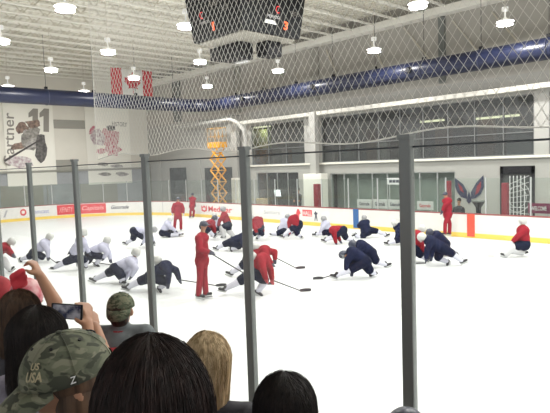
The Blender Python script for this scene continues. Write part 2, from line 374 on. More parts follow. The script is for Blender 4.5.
# posts and wings left of the lattice
# lower left wall: darker bays and a door opening look
k = 20
for (px0, px1, py0, py1, m, xx) in [(136, 153, 172, 205, 'stripe', WX), (156, 163, 150, 205, 'wallr', WX), (170, 188, 168, 206, 'dark', WX), (190, 203, 160, 206, 'wallr', WX), (205, 236, 168, 206, 'dark', WX)]:
    a = at_x(px0, py0, xx); b = at_x(px1, py1, xx)
    mb = MB(); mb.box((xx-.05-(.08 if m == 'wallr' else 0), min(a.y, b.y), 0), (xx-.005, min(max(a.y, b.y), WY-.02), a.z)); mb.build(f'trim_{k}', X[m], struct=True); k += 1
for (px0, px1, py0, py1, m) in [(0, 44, 186, 207, 'stripe'), (46, 49, 178, 207, 'wallr'), (52, 72, 160, 172, 'stripe'), (80, 118, 184, 207, 'stripe')]:
    a = at_y(px0, py0, WY); b = at_y(px1, py1, WY)
    mb = MB(); mb.box((a.x, WY-.06, 0 if py1 > 200 else b.z), (b.x, WY-.005, a.z)); mb.build(f'trim_{k}', X[m], struct=True); k += 1
# ceiling pipe that bends down near the lift
o = root('bent_pipe', at_x(215, 123, 25.2), 'thick white pipe run bending down beside the orange lift', 'pipe')
mb = MB(); pts = [at_x(p, q, 24.9) for p, q in [(176, 127), (200, 124), (230, 119.5), (238, 123), (244, 131), (246, 142), (246, 166)]]
for a, b in zip(pts[:-1], pts[1:]): caps(mb, (a, b, .15, .15))
blob('pipe_run', mb, .07, X['wallr'], o)
for p in (pts[1], pts[2]):
    mb = MB(); mb.tube(p, p+Vector((0, 0, .35)), .03); mb.tube(p+Vector((0,0,.3)), p+Vector((1.09, 0, .3)), .03)
    mb.build('bracket', X['steel'], o)

# ================================================================== ROOF STEEL
def joist(y):
    o = root('roof_joist', (6, y, CH), 'white open web steel roof joist spanning the ceiling', 'roof joist', 'roof joists under the deck')
    mb = MB()
    for dy in (-.05, .05): mb.box((-13.5, y+dy-.035, CH), (25.34, y+dy+.035, CH+.07))
    mb.build('bottom_chord', X['joist'], o)
    mb = MB()
    for dy in (-.05, .05): mb.box((-13.5, y+dy-.035, CH+.66), (25.34, y+dy+.035, CH+.735))
    mb.build('top_chord', X['joist'], o)
    mb = MB(); x = -13.4; s = 0
    while x < 25:
        mb.tube((x, y, CH+.05+(.62 if s else 0)), (x+.55, y, CH+.05+(0 if s else .62)), .022, n=4, cap=False); x += .55; s ^= 1
    mb.build('web', X['web'], o)
    return o
j0 = joist(43.25); src = [j0]+list(j0.children)
def copy_thing(r, loc, label=None):
    c = r.copy(); COL.objects.link(c); c.location = loc
    if label: c['label'] = label
    for ch in r.children:
        d = ch.copy(); COL.objects.link(d); d.parent = c
        for g in ch.children: e = g.copy(); COL.objects.link(e); e.parent = d
    return c
for i in range(1, 25): copy_thing(j0, (6, 43.25-1.46*i, CH))
# bridging rods
# lamps
def lamp_fix(loc, label):
    o = root('high_bay_lamp', loc, label, 'ceiling lamp', 'high bay lamps under the roof'); x, y, z = loc
    mb = MB(); mb.tube((x, y, z+.44), (x, y, z+.6), .13, .13, n=12); mb.build('ballast_box', X['shade'], o)
    mb = MB(); n = 20; prof = [(.36, 0), (.34, .03), (.2, .1), (.07, .15), (.035, .2), (.03, .44)]
    for (ra, za), (rb, zb) in zip(prof[:-1], prof[1:]):
        for i in range(n):
            a, b = 2*math.pi*i/n, 2*math.pi*(i+1)/n
            mb.add([(x+ra*math.cos(a), y+ra*math.sin(a), z+za), (x+ra*math.cos(b), y+ra*math.sin(b), z+za), (x+rb*math.cos(b), y+rb*math.sin(b), z+zb), (x+rb*math.cos(a), y+rb*math.sin(a), z+zb)], [(0,1,2,3)])
    mb.build('reflector', X['shade'], o, True)
    mb = MB(); mb.tube((x, y, z-.1), (x, y, z+.012), .1, .345, n=20); mb.build('lens', X['lamp'], o)
    mb = MB(); mb.tube((x, y, z+.6), (x, y, CH+.76), .012, n=6); mb.build('hanger', X['web'], o)
    return o
def lamp_light(parent, loc):
    ld = bpy.data.lights.new('lamp_light', 'AREA'); ld.shape = 'DISK'; ld.size = .62; ld.energy = LAMP_W; ld.color = (1, .985, .95)
    lo = bpy.data.objects.new('lamp_light', ld); COL.objects.link(lo); lo.parent = parent; lo.location = (0, 0, -.12); lo.visible_camera = True
    return lo
seen = [(505,22,'lamp nearest the right edge, over the far side boards'), (374,49.5,'lamp in front of the upper wall right of the scoreboard'), (278,70,'lamp just right of and below the scoreboard'), (207,85.5,'lamp at the far corner over the blue duct'),
        (418,4,'lamp at the top edge of the view right of the scoreboard'), (200,61,'lamp just left of and below the scoreboard'), (134,77,'lamp in front of the hanging flag'), (84,91,'small far lamp between the number banner and the flag'),
        (186,25,'lamp directly left of the scoreboard'), (108,51,'lamp above and left of the flag'), (51,69,'lamp above the number banner, inner one'), (8,86,'lamp above the left edge of the number banner'),
        (65,7,'large near lamp at the top left'), (1,40,'lamp cut by the left edge of the view')]
L0 = None; spots = []
for px, py, lb in seen:
    p = at_z(px, py, 9.0); spots.append((p, 'white high bay '+lb))
rows = [22.4, 17.0, 12.2, 7.4]
for p, lb in spots:
    if L0 is None: L0 = lamp_fix(p, lb); lamp_light(L0, p)
    else: copy_thing(L0, p, lb)
for xr in rows:      # the rest of the same rows, nearer and above the view
    for yy in (-9, -2.5, 4, 10.5, 17, 23.5):
        if xr > 20 and yy > 9: continue
        if xr > 14 and yy > 15: continue
        if any((Vector((xr, yy))-p.xy).length < 4 for p, _ in spots): continue
        if 0 < proj((xr, yy, 9))[0] < 550 and proj((xr, yy, 9))[1] > -5 and (Vector((xr, yy, 9))-EYE).dot(fwd) > 0: continue
        copy_thing(L0, (xr, yy, 9.0), 'white high bay lamp hanging beyond the top of the view')

# ================================================================== DUCT RING
o = root('air_duct', (24.9, 20, 7.0), 'dark blue round air duct running along the walls under the roof', 'air duct')
DZ = 7.95; DX, DY, DR = 24.9, 33.4, .47
pts = [(DX, -20), (DX, DY-1.8)] + [(DX-1.8+1.8*math.cos(t), DY-1.8+1.8*math.sin(t)) for t in [math.pi/2*i/8 for i in range(1, 9)]] + [(-12, DY)]
pts = [(DX, -20+i*1.0) for i in range(int(DY-1.8+20))] + pts[1:-1] + [(DX-1.8-i*1.0, DY) for i in range(1, 36)]
mb = MB(); ring = []; n = 24
for i, (x, y) in enumerate(pts):
    a = Vector(pts[max(i-1, 0)]); b = Vector(pts[min(i+1, len(pts)-1)]); t = (b-a).normalized(); nn = Vector((t.y, -t.x, 0))
    ring.append([mb.b.verts.new(Vector((x, y, DZ))+nn*DR*math.cos(k*2*math.pi/n)+EZ*DR*math.sin(k*2*math.pi/n)) for k in range(n)])
for r1, r2 in zip(ring[:-1], ring[1:]):
    for k in range(n): mb.b.faces.new([r1[k], r1[(k+1)%n], r2[(k+1)%n], r2[k]])
mb.build('duct_tube', X['duct'], o, True)
for y in [i*3.0-18 for i in range(17)]: mb = MB(); mb.tube((DX, y-.03, DZ), (DX, y+.03, DZ), DR+.02, n=24); mb.build('duct_seam', X['duct2'], o, True)
for x in [22-i*3.0 for i in range(12)]: mb = MB(); mb.tube((x-.03, DY, DZ), (x+.03, DY, DZ), DR+.02, n=24); mb.build('duct_seam', X['duct2'], o, True)
for x, y in [(DX, i*3.0-18) for i in range(17)]+[(22-i*3.0, DY) for i in range(12)]:
    mb = MB(); mb.tube((x, y, DZ+DR), (x, y, CH+.72), .012, n=5); mb.box((x-.08, y-.08, DZ+DR-.05), (x+.08, y+.08, DZ+DR+.14)); mb.build('duct_hanger', X['black'], o)
for px in (247, 318, 414):
    y = at_x(px, 90, DX).y; mb = MB(); mb.tube((DX-DR+.05, y, DZ+.02), (DX-DR-.14, y, DZ+.02), .17, .13, n=12); mb.build('duct_nozzle', X['black'], o)
# ================================================================== SCOREBOARD
cx, cy, zb, hb = 12.9, 14.8, 7.78, 1.33
o = root('hanging_scoreboard', (cx, cy, zb), 'black four sided hockey scoreboard hanging over the ice', 'scoreboard')
mb = MB(); t = .3; H = 2.5
v = [(cx+i*hb, cy+j*hb, zb) for i, j in ((-1,-1),(1,-1),(1,1),(-1,1))] + [(cx+i*(hb+t), cy+j*(hb+t), zb+H) for i, j in ((-1,-1),(1,-1),(1,1),(-1,1))]
mb.add(v, [(3,2,1,0),(4,5,6,7),(0,1,5,4),(1,2,6,5),(2,3,7,6),(3,0,4,7)]); mb.build('scoreboard_case', X['sb'], o, bevel=.03)
mb = MB(); mb.box((cx-hb+.12, cy-hb+.12, zb-.05), (cx+hb-.12, cy+hb-.12, zb-.005)); mb.build('underside', X['sbunder'], o)
mb = MB(); mb.box((cx-.45, cy-.1, zb-.62), (cx+.2, cy+.95, zb-.05)); mb.box((cx-.5, cy+.95, zb-.5), (cx+.0, cy+1.5, zb-.06)); mb.build('speaker_cluster', X['black'], o, bevel=.02, )
mb = MB(); mb.box((cx+.3, cy-.75, zb-.55), (cx+1.0, cy-.15, zb-.05)); mb.build('speaker_cluster', X['black'], o, bevel=.02)
mb = MB(); mb.box((cx-.02, cy-.1+.2, zb-.66), (cx+.2, cy+.7, zb-.62)); mb.build('speaker_trim', X['white_print'], o)
for i in (-1, 1):
    for j in (-1, 1):
        mb = MB(); mb.tube((cx+i*1.1, cy+j*1.1, zb+H), (cx+i*1.1, cy+j*1.1, CH+.0), .02); mb.build('suspension_cable', X['cable'], o)
tilt = t/H
def face_pts(side, a, h, out=.02):   # a in -1..1 across as seen by a viewer, h metres up
    w = hb+t*h/H
    if side == 'x': return Vector((cx-w-out, cy-a*w, zb+h))    # the face looking toward the near stands
    return Vector((cx+a*w, cy-w-out, zb+h))
def face_text(side, s, a0, a1, h0, h1, m, name='digit', **k):
    v, f, _ = text_polys(s, **k); mb = MB(); mb.add([face_pts(side, a0+(a1-a0)*x, h0+(h1-h0)*y) for x, y in v], f); mb.build(name, X[m], o)
for sd, big in (('x', '1'), ('y', '3')):
    k = 0 if sd == 'x' else 1
    face_text(sd, 'C', (-.52, .06)[k], (-.4, .18)[k], .68, .92, 'red_led')
    face_text(sd, big, (-.1, .36)[k], (-.02, .5)[k], .2, .48, 'orange_led', bold=.03)
    face_text(sd, 'PERIOD', (-.5, -.2)[k], (-.2, .2)[k], .5, .6, 'white_print', name='lettering'); face_text(sd, 'CAPS', (-.1, -.75)[k], (.2, -.4)[k], .95, 1.12, 'bgrey', name='lettering')
    face_text(sd, 'SHOTS', (.3, .55)[k], (.6, .85)[k], .72, .86, 'bgrey', name='lettering')
mb = MB(); mb.prism([(0,0),(1,0),(.9,1),(.1,1)], face_pts('y', -.3, .3), (face_pts('y', .1, .3)-face_pts('y', -.3, .3)), EZ*.13, Vector((0, -.02, 0))); mb.build('lit_panel', X['white_print'], o)
# ================================================================== FLAG + BANNERS
def on(px, py, Y): return at_y(px, py, Y)
FY = 34.6
a = on(110, 67, FY); b = on(153, 98, FY); w = b.x-a.x; zt = a.z; zl = on(110, 95.5, FY).z; hh = zt-zl
o = root('canadian_flag', (a.x+w/2, FY, zl), 'red and white maple leaf flag hanging from the roof above the blue duct', 'flag')
def cloth(px0, px1, m, name, y=FY):
    mb = MB(); nx = 14
    g = [[mb.b.verts.new((a.x+w*(px0+(px1-px0)*i/nx), y+.05*math.sin((px0+(px1-px0)*i/nx)*22), zl+hh*j/6)) for j in range(7)] for i in range(nx+1)]
    for i in range(nx):
        for j in range(6): mb.b.faces.new([g[i][j], g[i+1][j], g[i+1][j+1], g[i][j+1]])
    ob = mb.build(name, X[m], o, True); s = ob.modifiers.new('s', 'SOLIDIFY'); s.thickness = .01
cloth(0, .25, 'red', 'red_band'); cloth(.25, .75, 'white', 'white_field'); cloth(.75, 1, 'red', 'red_band')
leaf = [(0,-.5),(.03,-.22),(.28,-.27),(.22,-.17),(.48,.05),(.42,.08),(.47,.24),(.32,.2),(.28,.27),(.13,.12),(.19,.38),(.1,.33),(0,.5)]
leaf = leaf+[(-x, y) for x, y in reversed(leaf[1:-1])]
mb = MB(); mb.prism(leaf, (a.x+w/2, FY-.09, zl+hh*.5), EX*w*.42, EZ*hh*.8, Vector((0, .015, 0))); mb.build('maple_leaf', X['red'], o)
mb = MB()
for q in (0.02, .98): mb.tube((a.x+w*q, FY, zt), (a.x+w*q, FY, CH), .01)
mb.tube((a.x, FY, zt), (a.x+w, FY, zt), .02); mb.build('hanging_rod', X['web'], o)
# banner with number 11
BY = WY-.1
def banner(px0, px1, pyt, pyb, label):
    A = on(px0, pyt, BY); B = on(px1, pyt, BY); z1 = (A.z+B.z)/2+.5; z0 = on((px0+px1)/2, pyb, BY).z
    o = root('wall_banner', ((A.x+B.x)/2, BY, z0), label, 'banner')
    mb = MB(); mb.box((A.x, BY, z0), (B.x, BY+.02, z1)); mb.build('banner_cloth', X['banner'], o)
    mb = MB(); mb.tube((A.x-.05, BY, z1), (B.x+.05, BY, z1), .04); mb.build('banner_rod', X['alu'], o)
    return o, A.x, B.x
def patch(o, polypx, m, name, dy=.02):
    if name == 'printed_figure': m = {'bgrey': 'bgreyp', 'white_print': 'bwhitep', 'banner': 'bgreyp'}.get(m, m)+'_print'
    mb = MB(); pts = [on(px, py, BY-dy) for px, py in polypx]
    mb.add(pts+[p+Vector((0, .004, 0)) for p in pts], [tuple(range(len(pts)))]); return mb.build(name, X[m], o)
def shape(cx, cy, rx, ry, jit=.15, n=14, seed=0, rot=0):
    rnd = random.Random(seed); out = []
    for i in range(n):
        t = 2*math.pi*i/n; k = 1+jit*(rnd.random()*2-1); x = rx*k*math.cos(t); y = ry*k*math.sin(t)
        out.append((cx+x*math.cos(rot)-y*math.sin(rot), cy+x*math.sin(rot)+y*math.cos(rot)))
    return out
o, xa, xb = banner(2, 52, 101, 186, 'grey and white wall banner with number 11 and a hockey player at far left')
def ptext(o, s, p0, p1, p2, m, name='lettering', **k):   # bottom-left, bottom-right, top-left in sight-line pixels
    a, b, c = on(*p0, BY-.02), on(*p1, BY-.02), on(*p2, BY-.02); return text_on(name, s, a, b-a, c-a, X[m], o, **k)
for qx in (28.5, 39.5): patch(o, [(qx, 113), (qx+4.5, 108.5), (qx+9.5, 108.8), (qx+9.5, 132), (qx+4, 131.6), (qx+4, 116), (qx, 117.5)], 'bgrey', 'number', .02)
ptext(o, 'Gartner', (14.5, 166), (14, 113), (3.5, 166), 'bgrey', bold=.01)
for (q, m, s) in [((31, 138, 9, 13, .2, 14, 1, .3), 'bgrey2', 0), ((22, 128, 6, 6, .2, 12, 2), 'bbrown', 0), ((33, 124, 8, 4, .3, 12, 3), 'bbrown', 0), ((20, 146, 8, 4, .3, 12, 4, -.3), 'bbrown', 0),
                  ((41, 148, 6, 13, .2, 12, 5), 'bdark', 0), ((34, 143, 9, 5, .25, 12, 6, -.5), 'bgrey', .002), ((26, 133, 3.4, 3.8, .1, 12, 7), 'banner', .003), ((20, 162, 13, 6, .2, 12, 8), 'white_print', .002)]:
    patch(o, shape(*q), m, 'printed_figure', .022+random.random()*.02+s)
patch(o, [(4, 160), (40, 139), (40.5, 140.5), (5, 162)], 'bdark', 'printed_stick', .05)
o, xa, xb = banner(84, 128, 103, 184, 'white wall banner with a red hockey player print beside the number banner')
for (q, m) in [((110, 137, 9, 10, .25, 14, 11), 'bpink'), ((98, 138, 7, 9, .25, 14, 12), 'white_print'), ((97, 137, 4, 4, .3, 9, 13), 'bgrey2'), ((111, 128, 5, 2.6, .2, 10, 14), 'bdark'), ((113, 150, 8, 6, .25, 12, 15), 'bpink'),
               ((101, 151, 5, 3, .25, 12, 16), 'bpink'), ((103, 164, 5, 2, .25, 10, 17), 'bgrey'), ((117, 166, 7, 2, .25, 10, 18), 'bgrey'), ((105, 174, 6, 2, .25, 10, 19), 'bgrey2'), ((122, 174, 6, 2, .25, 10, 20), 'bgrey'), ((92, 130, 2, 5, .25, 10, 21, .6), 'bpink')]:
    patch(o, shape(*q), m, 'printed_figure', .022+random.random()*.02)
ptext(o, 'HISTORY', (112, 126), (127, 127), (112, 121.5), 'bgrey', bold=.02)

# ================================================================== FAR BOARDS
R = 9.4; YE = 41.3
seg = [(RX, -18)]
P = []
y = -18.0
while y < YE-R: P.append((RX, y)); y += .5
n = 30
P += [(RX-R+R*math.cos(t), YE-R+R*math.sin(t)) for t in [math.pi/2*i/n for i in range(n+1)]]
P += [(NX+R-R*math.sin(t), YE-R+R*math.cos(t)) for t in [math.pi/2*i/n for i in range(n)]]
cum = [0]
for p, q in zip(P[:-1], P[1:]): cum.append(cum[-1]+math.dist(p, q))
def bp(s, h, out=0):   # point on the inner face of the boards
    s = min(max(s, 0), cum[-1]-1e-4); i = max(k for k in range(len(cum)-1) if cum[k] <= s)
    L = cum[i+1]-cum[i]
    f = (s-cum[i])/L if L > 1e-9 else 0; a, b = Vector(P[i]), Vector(P[i+1]); t = (b-a); t = t.normalized() if t.length > 1e-9 else Vector((0, 1))
    q = a.lerp(b, f); nrm = Vector((-t.y, t.x)); return Vector((q.x+nrm.x*out, q.y+nrm.y*out, h))
def s_of(px):
    lo, hi = 10.0, cum[-1]-8
    for _ in range(40):
        m = (lo+hi)/2
        if proj(bp(m, .6))[0] > px: lo = m
        else: hi = m
    return lo
def ribbon(name, m, o, s0, s1, h0, h1, t0, t1, ds=.4, **k):
    mb = MB(); N = max(1, int((s1-s0)/ds)); pr = None
    for i in range(N+1):
        s = s0+(s1-s0)*i/N; q = [mb.b.verts.new(bp(s, h, t)) for h, t in ((h0, t0), (h1, t0), (h1, t1), (h0, t1))]
        if pr:
            for k in range(4): mb.b.faces.new([pr[k], q[k], q[(k+1)%4], pr[(k+1)%4]])
        else: mb.b.faces.new(q)
        pr = q
    mb.b.faces.new(pr[::-1]); return mb.build(name, X[m] if isinstance(m, str) else m, o)
SE = cum[-1]
fb = root('rink_boards', bp(30, 0, -.1), 'white curved dasher boards with yellow kick strip around the far ice', 'rink boards')
ribbon('board_panel', 'board', fb, 0, SE, .0, 1.0, -.12, 0)
ribbon('kick_strip', 'yellow', fb, 0, SE, .002, .2, 0, .015)
ribbon('cap_rail', 'cap', fb, 0, SE, 1.0, 1.045, -.15, .012)
def ad_text(s, px0, px1, h0, h1, m, out=.008, **k):
    v, f, _ = text_polys(s, **k); a, b = s_of(px0), s_of(px1); mb = MB(); mb.add([bp(a+(b-a)*x, h0+(h1-h0)*y, out) for x, y in v], f)
    ob = mb.build('advert_lettering', X[m], fb); return ob
def ad_panel(px0, px1, h0, h1, m, label, out=.004, name='advert'):
    a, b = s_of(px0), s_of(px1); ob = ribbon(name, m, fb, min(a, b), max(a, b), h0, h1, .0005, out, ds=.3); ob['label'] = label
def ad_poly(poly, m, out=.009, px=None, hs=None):  # poly in unit box mapped to px range and heights
    a, b = s_of(px[0]), s_of(px[1]); mb = MB(); mb.add([bp(a+(b-a)*x, hs[0]+(hs[1]-hs[0])*y, out) for x, y in poly], [tuple(range(len(poly)))]); mb.build('advert_mark', X[m], fb)
circ = [(.5+.5*math.cos(t), .5+.5*math.sin(t)) for t in [2*math.pi*i/16 for i in range(16)]]
ad_poly(circ, 'adred', px=(20, 26.5), hs=(.36, .86)); ad_poly(circ, 'board', out=.012, px=(21.5, 25), hs=(.5, .74)); ad_text('Comcast', 30, 49, .45, .75, 'adblue')
ad_poly([(0,0),(.4,0),(1,1),(.6,1)], 'adgrey', px=(3, 8), hs=(.35, .85))
ad_panel(57, 106, .24, .96, 'adred', 'red advert with pale lettering')
ad_text('XFINITY', 59, 73, .42, .8, 'adpink', out=.012, shear=.3); ad_text('Capitals', 82, 104, .4, .82, 'adpink', out=.012, shear=.3)
ad_text('Gatorade', 111, 129, .5, .78, 'addark', shear=.4, bold=.02)
sh = [(0,.2),(0,1),(.25,.7),(.5,1),(.75,.7),(1,1),(1,.2),(.5,0)]
ad_poly(sh, 'adred', px=(201.5, 207), hs=(.36, .85)); ad_poly([(.25+.5*x, .25+.45*y) for x, y in sh], 'board', out=.012, px=(201.5, 207), hs=(.36, .85))
ad_text('MedStar', 208.5, 232, .42, .8, 'adred', bold=.02)
ad_text('Sentara', 264, 280, .5, .72, 'adgrey'); 
ad_poly([(.3,0),(.6,0),(.7,.5),(1,.6),(.8,.8),(.6,1),(.3,1),(.1,.7),(0,.4),(.3,.4)], 'adred', px=(296, 301), hs=(.3, .88))
ad_panel(302.5, 312, .5, .86, 'adred', 'dark red block advert'); ad_text('HALL', 303, 311.7, .55, .8, 'board', out=.012, bold=.02)
ad_poly([(.3,0),(.5,.4),(.7,0),(.9,0),(.7,.6),(1,.8),(.6,.85),(.5,1),(.3,.9),(0,.7),(.3,.6),(.1,0)], 'addark', px=(314, 318), hs=(.28, .82))
ad_poly([(0,.3),(.5,0),(1,.3),(.8,.9),(.4,1)], 'white_print', px=(321, 331), hs=(.5, .9))
a = s_of(356)
ob = ribbon('blue_line_strip', 'blue', fb, a-.17, a+.17, .05, 1.03, .001, .02); ob['label'] = 'blue vertical strip'
a = s_of(471)
ob = ribbon('red_line_strip', 'orange', fb, a-.17, a+.17, .05, 1.03, .001, .02); ob['label'] = 'red vertical strip'
ob = ribbon('board_seam', 'adgrey', fb, s_of(163), s_of(163)+.04, .2, 1.0, .0005, .006)
# far glass and stanchions
s = 12.0; gi = 0
while s < SE-14:
    e = s+1.83
    if proj(bp(s, 1))[0] < 560 or True:
        ribbon('glass_pane', 'fglass', fb, s+.03, e-.03, 1.045, 2.55, -.075, -.065, ds=.5)
        mb = MB(); q = bp(s, 1.04, -.07); mb.box((q.x-.025, q.y-.025, 1.045), (q.x+.025, q.y+.025, 2.58)); mb.build('stanchion', X['alu'], fb)
    s = e
# signs behind the far glass
def sign(px0, px1, pyt, pyb, label, txt, m='white_print', tm='addark', x=22.75, name='team_sign'):
    a = at_x(px0, pyt, x); b = at_x(px1, pyt, x); z1 = a.z; z0 = at_x(px0, pyb, x).z
    o = root(name, (x, (a.y+b.y)/2, z0), label, 'sign')
    mb = MB(); mb.box((x, b.y, z0), (x+.03, a.y, z1)); mb.build('sign_panel', X[m], o)
    mb = MB(); mb.box((x+.03, b.y+.1, 0), (x+.06, b.y+.16, z1-.02)); mb.box((x+.03, a.y-.16, 0), (x+.06, a.y-.1, z1-.02)); mb.build('sign_leg', X['alu'], o)
    text_on('lettering', txt, Vector((x-.004, a.y-(a.y-b.y)*.15, z0+(z1-z0)*.28)), Vector((0, -(a.y-b.y)*.7, 0)), EZ*(z1-z0)*.42, X[tm], o, bold=.02)
sign(357, 371.5, 199, 207.5, 'white sign with dark script, leftmost of the low row behind the far glass', 'Gatorade')
sign(373, 387, 199, 208, 'white sign with dark script, second of the low row behind the far glass', 'Gatorade')
sign(388, 402, 199.5, 208.5, 'white sign with dark script half behind the near post', 'Gatorade')
sign(417, 433, 201, 209.5, 'white sign with a red mark left of the standing coach', 'Gatorade', tm='adred')
sign(387, 401, 178, 184.5, 'small white notice high behind the far glass', '---', x=25.9)
sign(528, 550, 203, 213, 'maroon sign with white lettering at the right edge', 'WELCOME', m='maroon', tm='white_print')
# winged logo on the wall
yl = at_x(473, 190, WX-.03); o = root('wall_emblem', (WX-.03, yl.y, yl.z), 'red and navy winged eagle emblem painted on the wall right of the coach', 'emblem')
def wpoly(px, m, name, out=.03):
    mb = MB(); pts = [at_x(p, q, WX-out) for p, q in px]; mb.add(pts+[p+Vector((.01,0,0)) for p in pts], [tuple(range(len(pts)))]); mb.build(name, X[m], o)
wpoly([(455,178),(463,184),(467,191),(467,199),(461,197),(457,192),(455,186)], 'navyp', 'left_wing'); wpoly([(458,183),(462,187),(464,193),(460,190)], 'redpad', 'left_wing_red', .035)
wpoly([(483.5,175),(484,187),(481,194),(476,198),(471,199),(471,192),(476,183)], 'navyp', 'right_wing'); wpoly([(481,181),(481,187),(478,193),(475,195),(477,186)], 'redpad', 'right_wing_red', .035)
wpoly([(467.5,196),(469,191),(470.5,196),(471.5,201),(469,204),(466.5,201)], 'navyp', 'eagle_head', .033)
# columns + pads behind the far boards
def column(px0, px1, pyt, X0, X1, base, label, pad=None):
    a = at_x(px0, 170, X0); b = at_x(px1, 170, X0); y1, y0 = a.y, b.y
    o = root('wall_column', ((X0+X1)/2, (y0+y1)/2, 0), label, 'column')
    mb = MB(); mb.box((X0, y0, 0), (X1, y1, at_x(px0, pyt, X0).z)); mb.build('column_shaft', X['wallr'], o, bevel=.02)
    if base:
        c = at_x(base[0], base[2], X0-.3); d = at_x(base[1], base[2], X0-.3)
        mb = MB(); mb.box((X0-.3, d.y, 0), (X1+.0, c.y, c.z)); mb.build('column_base', X['beam'], o, bevel=.02)
    return o
column(310, 316, 112, 25.3, 25.62, (303, 321, 174), 'pale wall column with a wide white base left of centre ice')
column(232, 237.5, 126, 25.45, 25.75, (231, 238, 178), 'pale column behind the lift, near the tall grey glass post')
def pad(px0, px1, pyt, X0, label, m='redpad'):
    a = at_x(px0, pyt, X0); b = at_x(px1, pyt, X0); mb = MB(); mb.box((X0, b.y, 0), (X0+.3, a.y, a.z))
    tag(mb.build('red_post_pad', X[m], bevel=.04, loc=(X0, a.y, 0)), label, 'post pad')
pad(313, 317.5, 184, 24.3, 'dark red upright pad in front of the pale column')
pad(444.5, 448.5, 181, 23.6, 'dark red upright pad rising behind the coach by the far boards')
pad(501, 506.5, 183, 24.6, 'dark red upright pad left of the latticed entrance')
# things behind the boards
def bench_person(px, pyh, X0, top, label):
    p = at_x(px, pyh, X0); o = root('person', (p.x, p.y, 0), label, 'person'); g = Vector((p.x, p.y, 0)); h = p.z
    mb = MB(); caps(mb, (g+EZ*.1, g+EZ*(h-.75), .13, .17), (g+EZ*(h-.75), g+EZ*(h-.38), .18, .17), (g+EZ*(h-.38), g+EZ*(h-.15), .07, .07)); mb.ball(g+EZ*h, (.095, .085, .13))
    for sy in (-1, 1): caps(mb, (g+Vector((0, sy*.2, h-.32)), g+Vector((-.08, sy*.26, h-.6)), .06, .05), (g+Vector((-.08, sy*.26, h-.6)), g+Vector((-.25, sy*.15, h-.72)), .05, .04))
    blob('body', mb, .035, X['skin2'], o)
    mb = MB(); caps(mb, (g+EZ*(h-.85), g+EZ*(h-.36), .2, .18))
    for sy in (-1, 1): caps(mb, (g+Vector((0, sy*.19, h-.34)), g+Vector((-.08, sy*.27, h-.6)), .085, .07))
    blob('jacket', mb, .04, X[top], o)
    mb = MB(); mb.ball(g+EZ*(h+.04)+Vector((.02, 0, 0)), (.11, .1, .11)); blob('hair', mb, .025, X['hdark'], o)
bench_person(298, 190, 23.6, 'dkc', 'dark clothed person behind the far glass left of the column')
bench_person(459, 201, 23.2, 'dkc', 'dark clothed person seated low behind the boards right of the standing coach')
bench_person(181, 201, 25.0, 'dkc', 'dark clothed person behind the boards by the far corner')
p = at_x(262, 202, 23.4); mb = MB(); mb.box((23.2, p.y-.35, 0), (23.6, p.y+.35, at_x(262, 198.5, 23.4).z)); tag(mb.build('cardboard_box', mat('cardboard', (.5, .4, .28), .8), bevel=.02, loc=(23.4, p.y, 0)), 'tan box standing behind the far boards left of the monitor', 'box')
p = at_x(278, 193, 23.6); o = root('lit_monitor', (23.6, p.y, 0), 'bright white screen on a stand behind the far glass', 'monitor')
mb = MB(); mb.obox((23.55, p.y, p.z), EX*.02, EY*.26, (EZ+EY*.15)*.2); mb.build('screen', mat('monitor_white', (.8, .85, .9), .4, emit=((.9, .95, 1), 1.0)), o)
mb = MB(); mb.tube((23.65, p.y, 0), (23.6, p.y, p.z), .03); mb.build('stand', X['black'], o)
p = at_x(478.5, 204, 23.3); o = root('trophy_stand', (23.3, p.y, 0), 'dark cup shaped stand behind the boards below the winged emblem', 'stand'); z = p.z
mb = MB()
for (ra, za), (rb, zb_) in zip([(.22, 0), (.2, .9), (.1, .95), (.12, z-.15), (.28, z+.1)][:-1], [(.2, .9), (.1, .95), (.12, z-.15), (.28, z+.1)]): mb.tube((23.3, p.y, za), (23.3, p.y, zb_), ra, rb, n=12)
mb.build('stand_body', X['black'], o)
mb = MB(); mb.tube((23.3, p.y, z+.1), (23.3, p.y, z+.16), .3, n=12); mb.build('rim', X['steel'], o)
# tube lights and curtain seen through the upper windows
def glow(px, py, L, x, label):
    p = at_x(px, py, x); mb = MB(); mb.box((x-.12, p.y-L/2, p.z-.05), (x+.12, p.y+L/2, p.z+.05))
    tag(mb.build('tube_light', X['tube_glow'], loc=p), label, 'tube light')
glow(497, 117, 2.2, WX+1.5, 'long yellow tube light inside the upper windows at right'); glow(432, 121, 1.4, WX+1.5, 'short yellow tube light inside the upper windows behind the netting'); glow(262, 127, 1.6, WX+1.2, 'yellow tube light above the green curtain')
a = at_x(253, 130, WX+.8); b = at_x(271, 148, WX+.8); mb = MB(); N = 24
for i in range(N):
    y0 = b.y+(a.y-b.y)*i/N; y1 = b.y+(a.y-b.y)*(i+1)/N; mb.box((WX+.8+.04*(i%2), y0, b.z), (WX+.86+.04*(i%2), y1, a.z))
tag(mb.build('curtain', X['green'], loc=(WX+.8, (a.y+b.y)/2, b.z)), 'yellow green curtain inside the upper window near the far corner', 'curtain')
for (px_, py_, xx_, e_) in ((262, 132, WX+.5, 30), (497, 122, WX+2.4, 25), (350, 128, WX+2.4, 15)):  # added point lights without fixtures, brightening the curtain and lobby interior
    ld = bpy.data.lights.new('lobby_fill', 'POINT'); ld.energy = e_; ld.color = (1, .95, .7); ld.shadow_soft_size = .2; lo = bpy.data.objects.new('lobby_fill', ld); COL.objects.link(lo); lo.location = at_x(px_, py_, xx_)
# people and furniture silhouettes inside the lobby: brown door
a = at_x(286, 150, WX+3.5); b = at_x(304, 165, WX+3.5); mb = MB(); mb.box((WX+3.5, b.y, 3.3), (WX+3.56, a.y, a.z)); o = mb.build('door_2', mat('door_brown', (.25, .11, .05), .5), struct=True)

